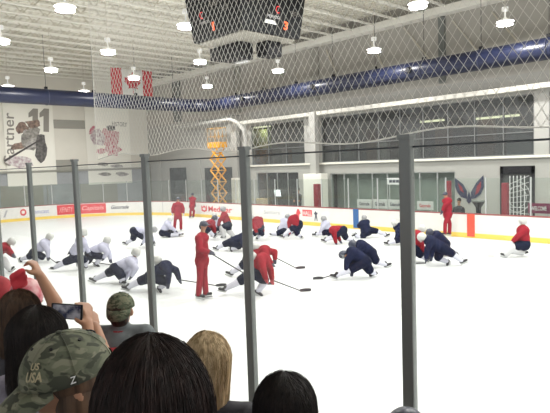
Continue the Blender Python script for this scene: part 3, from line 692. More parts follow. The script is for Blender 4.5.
# ================================================================== SCISSOR LIFT
p = at_x(219, 190, 24.0); lx, ly = 24.0, p.y; zp = at_x(219, 147, 24).z; zr = at_x(219, 128, 24).z
o = root('scissor_lift', (lx, ly, 0), 'orange scissor lift raised behind the far boards', 'scissor lift'); hw = .62
mb = MB(); mb.box((lx-.35, ly-hw-.1, .15), (lx+.35, ly+hw+.1, .7)); mb.build('chassis', X['lift'], o, bevel=.03)
for i in (-1, 1):
    for j in (-1, 1): mb = MB(); mb.tube((lx+i*.3, ly+j*.5, .18), (lx+i*.42, ly+j*.5, .18), .18, n=16); mb.build('wheel', X['black'], o)
mb = MB(); N = 5; dz = (zp-.75)/N
for i in range(N):
    for sx in (-.3, .3):
        mb.tube((lx+sx, ly-hw+.12, .72+i*dz), (lx+sx, ly+hw-.12, .72+(i+1)*dz), .055, n=6); mb.tube((lx+sx, ly+hw-.12, .72+i*dz), (lx+sx, ly-hw+.12, .72+(i+1)*dz), .055, n=6)
    for yy in (-hw+.12, 0, hw-.12): mb.tube((lx-.3, ly+yy, .72+(i+(.5 if yy == 0 else 0))*dz), (lx+.3, ly+yy, .72+(i+(.5 if yy == 0 else 0))*dz), .03, n=6)
mb.build('scissor_arms', X['lift'], o)
mb = MB(); mb.box((lx-.38, ly-hw-.05, zp-.05), (lx+.38, ly+hw+.05, zp+.35)); mb.build('platform', X['lift'], o, bevel=.02)
mb = MB()
for zz in (zp+.75, zr):
    for sx in (-.36, .36): mb.tube((lx+sx, ly-hw, zz), (lx+sx, ly+hw, zz), .018, n=6)
    for sy in (-hw, hw): mb.tube((lx-.36, ly+sy, zz), (lx+.36, ly+sy, zz), .025, n=6)
for sx in (-.36, .36):
    for i in range(4): mb.tube((lx+sx, ly-hw+2*hw*i/3, zp+.3), (lx+sx, ly-hw+2*hw*i/3, zr), .018, n=6)
mb.build('guard_rail', X['liftd'], o)

# ================================================================== NEAR SIDE: boards, posts, glass, net
GT = 3.46
nb = root('near_boards', (NX, 5, 0), 'white dasher boards below the near glass', 'rink boards')
mb = MB(); mb.box((NX-.1, -10, 0), (NX, YE-R, 1.02)); mb.build('board_panel', X['board'], nb)
mb = MB(); mb.box((NX-.13, -10, 1.02), (NX+.02, YE-R, 1.06)); mb.build('cap_rail', X['cap'], nb)
postpx = [(30, 'first grey glass post, nearest the left edge'), (76, 'second grey glass post from the left edge'), (146.5, 'grey glass post left of the standing red coach'), (246, 'grey glass post right of the standing red coach'), (407.6, 'thick near grey glass post right of the kneeling navy pair')]
pys = [at_x(px, 172, NX-.05).y for px, _ in postpx]
step = (pys[0]-pys[-1])/4
def post(y, label):
    o = root('glass_post', (NX-.05, y, 1.06), label, 'glass post', 'upright posts of the near glass')
    mb = MB(); x0 = NX-.085
    mb.box((x0, y-.038, 1.06), (x0+.05, y+.038, 3.53)); mb.build('post_shaft', X['post'], o, bevel=.008)
    mb = MB(); mb.box((x0-.006, y-.042, 3.52), (x0+.056, y+.042, 3.545)); mb.build('post_cap', X['post'], o)
    mb = MB(); mb.box((x0-.01, y-.05, 1.06), (x0+.06, y+.05, 1.2)); mb.build('post_foot', X['alu'], o)
for y, (px, lb) in zip(pys, postpx): post(y, lb)
post(pys[-1]-step, 'grey glass post beyond the right edge'); post(pys[0]+step, 'grey glass post beyond the left edge'); 
ys = [pys[0]+2*step, pys[0]+step] + pys + [pys[-1]-step, pys[-1]-2*step]
names = ['far left out of view pane', 'pane left of the first post', 'pane between the first and second posts from the left', 'pane between the second and third posts from the left', 'pane in front of the standing red coach', 'pane in front of the kneeling navy pair', 'pane right of the thickest post', 'pane beyond the right edge']
for i, (y1, y0) in enumerate(zip(ys[:-1], ys[1:])):
    mb = MB(); mb.box((NX-.065, y0+.045, 1.065), (NX-.053, y1-.045, GT)); mb.build('glass_pane', X['glass'], nb)
cu = MB(); cu.tube((NX-.05, -6, 3.475), (NX-.05, 16, 3.475), .006, n=6); tag(cu.build('top_cable', X['cable'], loc=(NX-.05, 5, 3.475)), 'thin dark cable along the top of the near glass', 'cable')
# protective net
ny0, ny1, nz0, nz1 = -1.6, 5.7, 3.545, 5.9
dw, dh = .057, .084
o = root('protective_net', (NX+.01, (ny0+ny1)/2, nz0), 'white diamond mesh protective netting above the near glass', 'net')
def npos(y, z): 
    k = max(0, 1-(z-nz0)/.4); return Vector((NX+.02+.012*math.sin(y*2.3+z), y+.006*math.sin(z*7+y*3), z+k*.022*math.sin(y*5.1)+.01*math.sin(y*1.7)))
mb = MB(); nc = int((ny1-ny0)/dw); nr = int((nz1-nz0)/(dh/2)); rr2 = .0019
def seg3(a, b, r):
    d = b-a; e = Vector((1, 0, 0)); g = d.cross(e).normalized()*r; e = e*r
    q = [(math.cos(t), math.sin(t)) for t in (0, 2.094, 4.189)]
    mb.add([a+e*c+g*s_ for c, s_ in q]+[b+e*c+g*s_ for c, s_ in q], [(0,1,4,3), (1,2,5,4), (2,0,3,5)])
for i in range(nc):
    for j in range(nr):
        y = ny0+dw*(i+(.5 if j % 2 else 0)); z = nz0+j*dh/2
        a = npos(y, z)
        for sgn in (-1, 1): seg3(a, npos(y+sgn*dw/2, z+dh/2), rr2)
mb.build('mesh_cord', X['net'], o)
mb = MB(); yy = ny0; q = None
while yy < ny1: 
    q2 = npos(yy, nz0)
    if q: mb.tube(q, q2, .0045, n=5, cap=False)
    q = q2; yy += .08
mb.tube(npos(ny1, nz0), npos(ny1, nz1), .004, n=5)
mb.build('edge_rope', X['net'], o)
mb = MB(); mb.box((NX-.02, -1.8, 5.9), (NX+.06, 6.5, 5.96)); mb.build('net_rail', X['alu'], o)
# ================================================================== BLEACHER STEPS
for i, (x0, x1, z) in enumerate([(1.2, NX-.14, .9), (.3, 1.2, 1.35), (-3, .3, 1.75)]):
    mb = MB(); mb.box((x0, -8, -.02), (x1, 16, z)); mb.build('floor_step', X['concrete'], struct=True)

#PEOPLE
AWAY = Vector((math.sin(YAW), math.cos(YAW), 0))
def headed(h): h = math.radians(h); return (r0*math.cos(h)+AWAY*math.sin(h)), (AWAY*math.cos(h)-r0*math.sin(h))
def shell_head(mb, c, f, s, u, k=1.0):
    Rm = Matrix((f, s, u)).transposed()
    mb.ball(c+u*.02*k, (.098*k, .077*k, .1*k), rot=Rm); mb.ball(c-u*.045*k+f*.02*k, (.07*k, .058*k, .07*k), rot=Rm)
    mb.ball(c+f*.1*k-u*.012*k, (.02*k, .014*k, .022*k), rot=Rm); mb.ball(c+f*.086*k+u*.022*k, (.016*k, .04*k, .01*k), rot=Rm)
    for t in (-1, 1): mb.ball(c+s*t*.08*k-u*.01*k, (.02*k, .012*k, .032*k), rot=Rm)
    mb.ball(c+f*.082*k-u*.055*k, (.014*k, .026*k, .009*k), rot=Rm)
def stick(label, hand, tip, blade, grip=None, m='stickm'):
    """shaft from the hands to the heel, blade on the ice"""
    o = root('hockey_stick', hand, label, 'hockey stick', 'hockey sticks on the ice')
    mb = MB(); mb.tube(hand, tip, .017, n=6)
    if grip is not None: mb.tube(hand, grip, .017, n=6)
    mb.build('shaft', X[m], o)
    d = Vector((blade.x, blade.y, 0)).normalized(); n = EZ.cross(d); mb = MB(); pr = None
    for i in range(6):
        t = i/5; c = tip+d*.3*t+n*.04*t*t; h = .035+.02*math.sin(t*3.0); q = [mb.b.verts.new(c+n*a+EZ*b) for a, b in ((-.008,-.03+.0*t),(.008,-.03),(.008,h),(-.008,h))]
        if pr:
            for k in range(4): mb.b.faces.new([pr[k], q[k], q[(k+1)%4], pr[(k+1)%4]])
        else: mb.b.faces.new(q)
        pr = q
    mb.b.faces.new(pr[::-1]); mb.build('blade', X[m], o)
def hockey(label, base, jersey, helm, head, chest, pelv, arms, legs, face, pants='pnavy', sock='sock', glove='glove', kind='player', number=None, group='hockey players stretching on the ice', vox=.03):
    dep = (at_z(*base, 0)-EYE).dot(fwd); g = at_z(*base, 0); fv, sv = headed(face)
    def J(p, extra=0, rmin=.08):
        d = dep+extra+(p[2] if len(p) > 2 else 0); q = at_d(p[0], p[1], d); q.z = max(q.z, rmin); return q
    C, Pv, Hd = J(chest, rmin=.25), J(pelv, rmin=.2), J(head, rmin=.25)
    spine = (C-Pv).normalized(); 
    # keep proportions human whatever the sight lines give
    L = (C-Pv).length; C = Pv+spine*min(max(L, .34), .5)
    hd = Hd-C; Hd = C+hd.normalized()*min(max(hd.length, .27), .34)
    sd = (sv - spine*sv.dot(spine))
    if sd.length < .55: sv = EZ.cross(Vector((spine.x, spine.y, 0)).normalized()); sd = sv
    sd = sd.normalized(); bk_ = .84 if kind == 'coach' else 1.0; sside = sv.dot(fwd)
    o = root('person', (g.x, g.y, 0), label, 'person', group)
    sh = [C+sd*.19*t+spine*.02 for t in (1, -1)]; hp = [Pv+sd*.1*t for t in (1, -1)]
    def lim(a, b, lo, hi):
        v = b-a; return a+v.normalized()*min(max(v.length, lo), hi)
    A = []
    for k, t in enumerate((1, -1)):
        e = lim(sh[k], J(arms[k][0], sside*.19*t), .2, .31); h = lim(e, J(arms[k][1], sside*.15*t, rmin=.07), .2, .29); A.append((e, h))
    Lg = []
    for k, t in enumerate((1, -1)):
        kn = lim(hp[k], J(legs[k][0], sside*.12*t, rmin=.1), .34, .48); ft = J(legs[k][1], sside*.12*t, rmin=.11); ft = lim(kn, ft, .33, .46); ft.z = max(ft.z, .11); Lg.append((kn, ft))
    u = (Hd-C).normalized(); hf = (fv+EZ*(-.25)); hf = (hf-u*hf.dot(u)*.6).normalized(); hs = u.cross(hf).normalized(); hu = hf.cross(hs)
    # body
    mb = MB(); shell_head(mb, Hd, hf, hs, hu); caps(mb, (C+spine*.03, Hd-u*.05, .065, .06), (Pv, C, .13, .15), (sh[0], sh[1], .08, .08), (hp[0], hp[1], .1, .1))
    for k in (0, 1): caps(mb, (sh[k], A[k][0], .055, .045), (A[k][0], A[k][1], .045, .035), (hp[k], Lg[k][0], .09, .06), (Lg[k][0], Lg[k][1], .055, .04))
    blob('body', mb, .022, X['skin'], o)
    # jersey
    mb = MB(); Rm = Matrix((sd, spine.cross(sd), spine)).transposed()
    mb.ball(C, (.26*bk_, .195*bk_, .22*bk_), rot=Rm); mb.ball(C.lerp(Pv, .5), (.235*bk_, .2*bk_, .28), rot=Rm); mb.ball(C.lerp(Pv, .85), (.225*bk_, .2*bk_, .19), rot=Rm)
    for k in (0, 1): caps(mb, (sh[k], A[k][0], .125*bk_, .1*bk_), (A[k][0], A[k][0].lerp(A[k][1], .85), .1*bk_, .075*bk_))
    if kind == 'coach': caps(mb, (C.lerp(Pv, .9), Pv-spine*.12, .17, .185))
    blob('jersey' if kind != 'coach' else 'jacket', mb, vox, X[jersey], o)
    mb = MB(); mb.ball(Pv-spine*.06, (.215, .195, .18), rot=Rm)
    if kind == 'coach':
        for k in (0, 1): caps(mb, (hp[k], Lg[k][0], .115, .085), (Lg[k][0], Lg[k][1]+EZ*.02, .085, .08))
        blob('trousers', mb, vox, X[jersey], o)
    else:
        for k in (0, 1): caps(mb, (hp[k], hp[k].lerp(Lg[k][0], .92), .17, .14))
        blob('hockey_pants', mb, vox, X[pants], o)
        for k in (0, 1):
            mb = MB(); r = .1 if kind == 'player' else .14
            caps(mb, (hp[k].lerp(Lg[k][0], .9), Lg[k][0], r, r+.01), (Lg[k][0], Lg[k][0].lerp(Lg[k][1], .9), r+.01, r*.78))
            blob('sock' if kind == 'player' else 'leg_pad', mb, .025, X[sock if kind == 'player' else 'pad'], o)
    for k in (0, 1):      # skates: boot, toe cap, holder and blade
        kn, ft = Lg[k]; sh_ = (ft-kn).normalized(); toe = fv-sh_*fv.dot(sh_)
        if len(legs[k]) > 2: toe, _ = headed(legs[k][2]); toe = toe-sh_*toe.dot(sh_)*.5
        toe = (toe if toe.length > .15 else EZ.cross(sh_)).normalized(); dn = (sh_-toe*sh_.dot(toe)).normalized(); sdv = toe.cross(dn).normalized()
        mb = MB(); b0 = ft+dn*.02; caps(mb, (ft-dn*.07, b0, .055, .052), (b0-toe*.05, b0+toe*.15, .05, .042))
        bo = blob('skate_boot', mb, .018, X['skate'], o)
        mb = MB(); mb.obox(b0+toe*.05+dn*.065, toe*.12, dn*.014, sdv*.012); mb.obox(b0+toe*.05+dn*.088, toe*.14, dn*.012, sdv*.003); bl = mb.build('skate_blade', X['alu'], bo)
    for k in (0, 1):
        e, h = A[k]; d = (h-e).normalized(); q = d.cross(EZ); q = q.normalized() if q.length > .1 else fv; n2 = d.cross(q)
        mb = MB(); caps(mb, (h-d*.08, h, .06, .055)); Rg = Matrix((d, q, n2)).transposed(); mb.ball(h+d*.05, (.065, .055, .035), rot=Rg)
        for i in range(4): caps(mb, (h+d*.08+q*(-.036+.024*i), h+d*(.13-.008*abs(i-1.5))+q*(-.036+.024*i)-n2*.02, .014, .013))
        caps(mb, (h+q*.045, h+q*.07+d*.05-n2*.01, .018, .015))
        if glove: blob('glove', mb, .014, X[glove], o, smooth_it=1)
    # helmet / cap
    Rh = Matrix((hf, hs, hu)).transposed(); mb = MB()
    if kind == 'coach':
        mb.ball(Hd+hu*.045, (.115, .098, .095), rot=Rh); mb.obox(Hd+hf*.12+hu*.05, hf*.05, hs*.07, hu*.012); blob('cap', mb, .016, X[helm], o)
    else:
        mb.ball(Hd+hu*.035, (.15, .125, .13), rot=Rh); mb.obox(Hd-hf*.03-hu*.03, hf*.085, hs*.1, hu*.06)
        hm = blob('helmet', mb, .02, X[helm], o)
        mb = MB()
        for i in range(-2, 3): mb.tube(Hd+hf*.13+hs*.03*i+hu*.03, Hd+hf*.11+hs*.026*i-hu*.1, .0035, n=4)
        for j in range(3): mb.tube(Hd+hf*.125+hs*.08-hu*(.0+.04*j), Hd+hf*.125-hs*.08-hu*(.0+.04*j), .0035, n=4)
        mb.build('face_cage', X['alu'], hm)
    if number:   # number sewn on the back
        bk = -fv if abs(fv.dot(spine)) < .8 else EZ; bk = (bk-spine*bk.dot(spine)).normalized(); ax = spine.cross(bk).normalized()
        c = C.lerp(Pv, .35)+bk*.21; w = .2
        text_on('number', number, c-ax*w/2-spine*.12, ax*w, spine*.24, X['white' if jersey != 'jwhite' else 'jnavy'], o, bold=.03)
    return dict(o=o, dep=dep, J=J, hands=[A[0][1], A[1][1]], fv=fv)
H = hockey
H('person in a red jersey and white pads bending at the left edge of the ice', (2, 272), 'jred', 'helmw', (14, 240), (6, 246), (-8, 256), [((8, 250), (13, 256)), ((14, 250, -.2), (16, 258, -.3))], [((0, 266), (-10, 272)), ((8, 262), (10, 271))], 0, kind='goalie')
a = H('person in white jersey kneeling behind the first glass post from the left', (40, 262), 'jwhite', 'helmw', (49.5, 237), (45, 243), (35, 252), [((47, 252, .1), (49, 259)), ((48, 250), (48, 259))], [((30, 256), (22, 260)), ((43, 257), (37, 262))], 0)
stick('stick of the white kneeling player behind the first post', a['hands'][1]+EZ*.02, at_z(56, 262.5, .035), r0)
H('person in white jersey sitting upright with one leg stretched left, by the second glass post', (74, 270), 'jwhite', 'helmw', (84, 230), (82, 240), (76, 256), [((68, 247), (65, 258)), ((90, 249), (92, 258))], [((65, 262), (54, 270)), ((86, 261), (86, 269))], 235)
a = H('person in white jersey leaning forward on one hand right of the second glass post', (98, 266), 'jwhite', 'helmw', (107, 240.5), (103, 247), (91, 253), [((109, 253, .1), (111, 262)), ((107, 252), (104, 258))], [((88, 261), (80, 265)), ((101, 257), (97, 264))], 0)
stick('stick lying before the white player who leans right of the second post', at_z(92, 262, .03), at_z(113, 265, .035), r0)
H('person in white jersey folded over with left leg stretched out, left of the third post', (116, 283), 'jwhite', 'helmw', (136, 253), (131, 262), (117, 268), [((128, 272), (125, 284)), ((138, 270, -.2), (128, 283, -.2))], [((108, 273), (94, 280), 170), ((122, 277, -.2), (122, 281, -.2))], 330, number='8')
a = H('person in dark navy jersey bent over at the third glass post, nearest navy player', (158, 291), 'jnavy', 'helmw', (160, 262.5), (165, 267), (152, 276), [((176, 270), (181, 284)), ((172, 278, -.3), (168, 287, -.3))], [((140, 281), (128, 287), 190), ((168, 283), (163, 290))], 330)
stick('long stick reaching right from the bent navy player toward the red coach', a['hands'][0], at_z(216, 285.5, .035), r0)
H('person in white jersey and navy pants crouching behind the third glass post', (142, 248), 'jwhite', 'helmg', (154, 230), (148, 231.5), (135, 231), [((152, 238), (154, 244)), ((146, 238), (142, 244))], [((133, 239), (128, 242), 180), ((148, 240), (153, 246))], 0)
H('person in white jersey sitting on the ice with legs out, right of the third post', (172, 237), 'jwhite', 'helmw', (169.8, 220), (167.5, 224), (163, 232), [((166, 229), (172, 232)), ((172, 228), (176, 231))], [((173, 233), (183, 235.5), 80), ((170, 235), (182, 236.5), 80)], 0)
a = H('person in red tracksuit standing with back turned, taller of the two near the corner', (178, 231), 'suit', 'helmd', (178, 199.5), (178, 205), (178, 214), [((172.5, 209), (172.5, 214)), ((183.5, 209), (183.5, 214))], [((175, 222), (174.5, 229)), ((181, 222), (181, 229))], 95, kind='coach', glove='pad', group='coaches in red tracksuits')
H('person in red tracksuit standing against the far boards near the corner', (192, 218), 'suit', 'helmd', (192.5, 195.5), (192.5, 199), (192, 205.5), [((189, 202), (190, 205)), ((196, 202), (195, 205))], [((190.5, 211), (190.5, 216)), ((194, 211), (193.5, 216))], 250, kind='coach', group='coaches in red tracksuits')
H('person in red jersey and grey helmet kneeling on one knee before the shield advert', (224, 238), 'jred', 'helmg', (223, 209.5), (224.5, 216), (228, 224), [((219, 221), (218, 226)), ((229, 222), (221, 227, -.1))], [((222, 228), (224, 236)), ((229, 231), (232, 236))], 190, kind='goalie')
H('person in red jersey bending low just behind the coach\'s head', (207, 240), 'jred', 'helmd', (214, 219), (211, 223), (204, 226), [((213, 229), (212, 234)), ((215, 228, .2), (215, 233, .2))], [((205, 231), (202, 236)), ((209, 231), (214, 236))], 330)
H('person in white goalie gear crouching between the coach and the grey helmeted player', (216, 235), 'jwhite', 'helmw', (215, 217), (216, 221), (217, 227), [((213, 226), (212, 230)), ((219, 226), (219, 231))], [((214, 231), (213, 236)), ((219, 231), (220, 236))], 250, kind='goalie')
a = H('person in navy jersey stretching low to the left, left of the fourth glass post', (234, 251), 'jnavy', 'helmd', (248, 238), (243, 237), (232, 242), [((247, 244), (249, 249)), ((242, 244, -.2), (246, 250, -.2))], [((228, 243), (220, 246.5), 190), ((238, 246), (234, 250))], 0)
coach = H('person in red tracksuit and dark cap standing tall, nearest coach, holding a stick', (202, 299), 'suit', 'helmd', (203.5, 225.5), (202, 237), (202, 258), [((198, 250), (211, 252)), ((200, 249, -.1), (213, 254, -.15))], [((204.5, 277, .06), (206, 296)), ((200, 277, -.05), (198.5, 296.5))], 340, kind='coach', vox=.022, group='coaches in red tracksuits')
stick('stick held by the tall red coach, slanting down right behind the fourth post', coach['hands'][1]-coach['fv']*.03+EZ*.01, at_z(262, 284, .035), r0, coach['hands'][0])
H('person in red jersey, rear one of the bending pair at the fourth post', (250, 277), 'jred', 'helmw', (256, 247), (264, 251), (250, 258), [((275, 252), (275, 260)), ((268, 259, -.2), (272, 264, -.3))], [((242, 266), (231, 273), 170), ((256, 266), (258, 274))], 340)
stick('stick of the rear red player of the near pair', at_z(275, 264.5, .05)+EZ*.25, at_z(296, 268, .035), r0)
a = H('person in red jersey and navy pants, front of the bending pair at fourth post', (246, 295), 'jred', 'helmw', (254, 257), (262, 260), (254, 271), [((271, 270), (273, 286)), ((264, 274, -.3), (268, 285, -.2))], [((240, 281), (221, 292), 200), ((265, 281), (258, 292))], 340, glove='gloved', number='4')
stick('stick on the ice with its blade raised right of the front red player', a['hands'][0], at_z(300, 290.5, .035), r0)
H('person in red jersey crouching just right of the fourth glass post, far row', (258, 240), 'jred', 'helmw', (254, 219), (257, 222), (259, 228), [((263, 229), (264, 235)), ((255, 229, -.2), (258, 235, -.3))], [((254, 234), (251, 239)), ((261, 233), (259, 238))], 280, number='9')
H('person in white jersey kneeling left of the red number player in the far row', (283, 235.5), 'jwhite', 'helmg', (287, 217.5), (285, 222), (282, 229), [((280, 226), (279, 230)), ((289, 226), (290, 230))], [((280, 232), (277, 237)), ((286, 233), (290, 236))], 230)
H('person in red jersey bending forward, right of the white kneeling player in the far row', (296, 239), 'jred', 'helmw', (293, 222), (295, 222), (298, 225), [((302, 230), (302, 236)), ((290, 229), (289, 234))], [((288, 231), (283, 236), 190), ((297, 232), (299, 237))], 260, number='7')
H('person in white jersey sitting low in the far row left of the blue strip', (326, 237), 'jwhite', 'helmg', (324, 220), (325.5, 225), (329, 231), [((321, 229), (319, 234)), ((331, 228), (332, 234))], [((323, 233), (316, 234), 180), ((331, 234), (332, 237))], 220)
a = H('person in red jersey bent double with navy pants turned right, below the blue strip', (337, 244), 'jred', 'helmw', (334, 233), (336, 230), (342, 230), [((335, 238), (336, 243)), ((340, 238, -.2), (341, 243, -.2))], [((333, 237), (325, 240), 180), ((346, 238), (350, 243))], 200)
H('person in navy jersey sitting with one leg stretched right, beneath the blue strip', (368, 238), 'jnavy', 'helmg', (364, 220), (364, 225), (367, 231), [((360, 229), (362, 234)), ((371, 229), (371, 235))], [((376, 231), (386, 236), 0), ((364, 234), (357, 237), 180)], 260)
H('person in navy jersey crouching half hidden left behind the thick near post', (398, 245), 'jnavy', 'helmw', (397, 225), (400, 229), (401, 236), [((396, 234), (396, 240)), ((404, 234), (404, 240))], [((397, 240), (391, 242), 180), ((402, 240), (404, 244))], 220)
a = H('person in navy jersey, rear one of the folded pair left of the thick post', (364, 268), 'jnavy', 'helmd', (356, 245), (362, 246), (370, 252), [((355, 254), (354, 262)), ((362, 257, -.2), (360, 264, -.2))], [((375, 259), (384, 264), 0), ((361, 262), (358, 268))], 190)
a = H('person in navy jersey, front one of the folded pair left of the thick post', (356, 279), 'jnavy', 'helmd', (348, 254), (353, 253), (364, 261), [((346, 262), (346, 271)), ((354, 267, -.2), (352, 273, -.2))], [((350, 270), (332, 278), 190), ((368, 268, -.1), (373, 275), 200)], 200)
stick('stick end left of the front navy player on the open ice', a['hands'][0], at_z(323, 278, .035), -r0)
H('person in red jersey kneeling right behind the thick near post', (416, 262), 'jred', 'helmw', (421, 230), (417, 236), (413, 247), [((412, 245), (413, 254)), ((422, 245), (424, 253))], [((412, 256), (410, 262)), ((421, 255), (424, 260))], 340)
H('person in navy jersey and dark helmet bending right of the thick post', (438, 256), 'jnavy', 'helmd', (430, 233), (437, 236), (444, 243), [((430, 242), (431, 250)), ((442, 244), (440, 251))], [((446, 250), (450, 256)), ((436, 250), (434, 256))], 190)
H('person in navy jersey and white helmet lunging with one leg out right, front one', (442, 266), 'jnavy', 'helmw', (422, 237.5), (430, 241), (442, 248), [((427, 250), (426, 261)), ((434, 252, -.2), (431, 260, -.2))], [((451, 253), (462, 261), 0), ((438, 258), (446, 264))], 190)
stick('stick lying left of the front navy player right of the thick post', at_z(426, 263, .03), at_z(412, 263.5, .035), -r0)
H('person in red tracksuit and dark cap standing against the far boards near the red strip', (446.5, 239), 'suit', 'helmd', (445.5, 195), (447, 201), (447.5, 213), [((442, 208), (441, 214)), ((452.5, 207), (451.5, 213))], [((445, 224), (445, 233)), ((450, 224), (449.5, 233))], 200, kind='coach', group='coaches in red tracksuits')
a = H('person in red jersey and white goalie pads kneeling at the right, facing left', (518, 257), 'jred', 'helmw', (523, 221.5), (523, 231), (524, 244), [((516, 237), (511, 243)), ((520, 239, -.2), (513, 244, -.2))], [((511, 247), (507, 253), 180), ((513, 250, -.2), (524, 254), 0)], 185, kind='goalie', glove='pad')
stick('white goalie stick lying left of the kneeling goalie', at_z(510, 251, .1)+EZ*.1, at_z(494, 256, .035), -r0, m='tape')

# ================================================================== SPECTATORS
def hand_vol(mb, w, d, n, side, curl=.5, k=1.0):
    """w wrist, d toward the fingertips, n palm side normal, side = direction of the thumb"""
    p = w+d*.05*k; Rg = Matrix((d, side, n)).transposed(); mb.ball(p, (.052*k, .042*k, .017*k), rot=Rg); caps(mb, (w-d*.02*k, w+d*.02*k, .026*k, .024*k))
    for i, L in enumerate((.072, .08, .074, .058)):
        b = w+d*.09*k+side*(.03-.021*i)*k; a1 = curl*.6; m1 = b+(d*math.cos(a1)+n*math.sin(a1))*L*.5*k; a2 = curl*1.6; m2 = m1+(d*math.cos(a2)+n*math.sin(a2))*L*.5*k
        caps(mb, (p+side*(.02-.014*i)*k, b, .0105*k, .0095*k), (b, m1, .0095*k, .0088*k), (m1, m2, .0088*k, .0075*k))
    t0 = w+d*.025*k+side*.025*k; t1 = t0+(side*.7+d*.6+n*.3).normalized()*.042*k; t2 = t1+(d*.9+n*.5).normalized()*.03*k
    caps(mb, (t0, t1, .014*k, .0115*k), (t1, t2, .0115*k, .009*k))
def hair_strands(name, parent, m, starts, r=.0007):
    V, Fc = [], []
    for pts in starts:
        k0 = len(V)
        for a, p in enumerate(pts):
            t = (pts[min(a+1, len(pts)-1)]-pts[max(a-1, 0)]).normalized(); e = t.cross(EX+EY*.3).normalized(); g = t.cross(e)
            rr_ = r*(1 if a < len(pts)-1 else .3)
            V += [p+e*rr_, p-e*rr_*.5+g*rr_*.87, p-e*rr_*.5-g*rr_*.87]
        for a in range(len(pts)-1):
            for b in range(3): Fc.append((k0+a*3+b, k0+a*3+(b+1)%3, k0+a*3+3+(b+1)%3, k0+a*3+3+b))
    me = bpy.data.meshes.new(name); me.from_pydata(V, [], Fc); me.materials.append(m)
    o = link(name, me, parent, True); o['kind'] = 'stuff'; return o
def long_hair(o, c, f, s, rad, zb, kb, m, n=1500, seed=1, part=0., wav=.004, sr=.0007):
    """c = skull centre; hair mass = lathe-like shell open at the face, then strands"""
    rnd = random.Random(seed); Rm = lambda x, y, z: c+f*x+s*y+EZ*z; ra, rs, ru = rad; D = c.z-zb
    def prof(u, ph, g=1.0):     # u 0..1 over the skull, 1..2 falling
        lump = 1+.03*math.sin(ph*5+seed)+.02*math.sin(ph*11+seed*2)
        if u <= 1:
            t = u*math.pi*.52+.02; k = math.sin(t)**1.13*g*(1+(lump-1)*u); return Rm(ra*k*math.cos(ph), rs*k*math.sin(ph)+part*(1-u), ru*math.cos(t)*g)
        v = u-1; k = (1+(kb-1)*v**.8)*g*lump; return Rm(ra*k*math.cos(ph), rs*k*math.sin(ph), -ru*.06-v*D)
    mb = MB(); N = 64; Mz = 26; g = []
    for j in range(Mz+1):
        u = 2*j/Mz; g.append([mb.b.verts.new(prof(u, 2*math.pi*i/N, .985)) for i in range(N)])
    for j in range(Mz):
        for i in range(N):
            ph = (2*math.pi*(i+.5)/N+math.pi) % (2*math.pi)-math.pi
            if abs(ph) < .75 and j > 7: continue
            mb.b.faces.new([g[j][i], g[j][(i+1)%N], g[j+1][(i+1)%N], g[j+1][i]])
    mb.b.faces.new(g[0]); ho = mb.build('hair', m, o, True)
    md = ho.modifiers.new('s', 'SOLIDIFY'); md.thickness = .012; md.offset = -1
    st = []
    for i in range(n):
        ph = rnd.uniform(.65, 2*math.pi-.65); u1 = rnd.uniform(1.6, 2.0); gg = rnd.uniform(.99, 1.03) if i % 12 else rnd.uniform(1.02, 1.07); u0_ = rnd.random()**1.5*.5; pts = []; w1, w2 = rnd.random()*6, rnd.uniform(.4, 1)
        for k in range(11):
            u = u0_+(u1-u0_)*k/10; p = prof(u, ph+.05*math.sin(u*3+w1), gg); p = p+s*wav*w2*math.sin(u*5+w1); pts.append(p)
        st.append(pts)
    hair_strands('hair_strand', ho, m, st, sr)
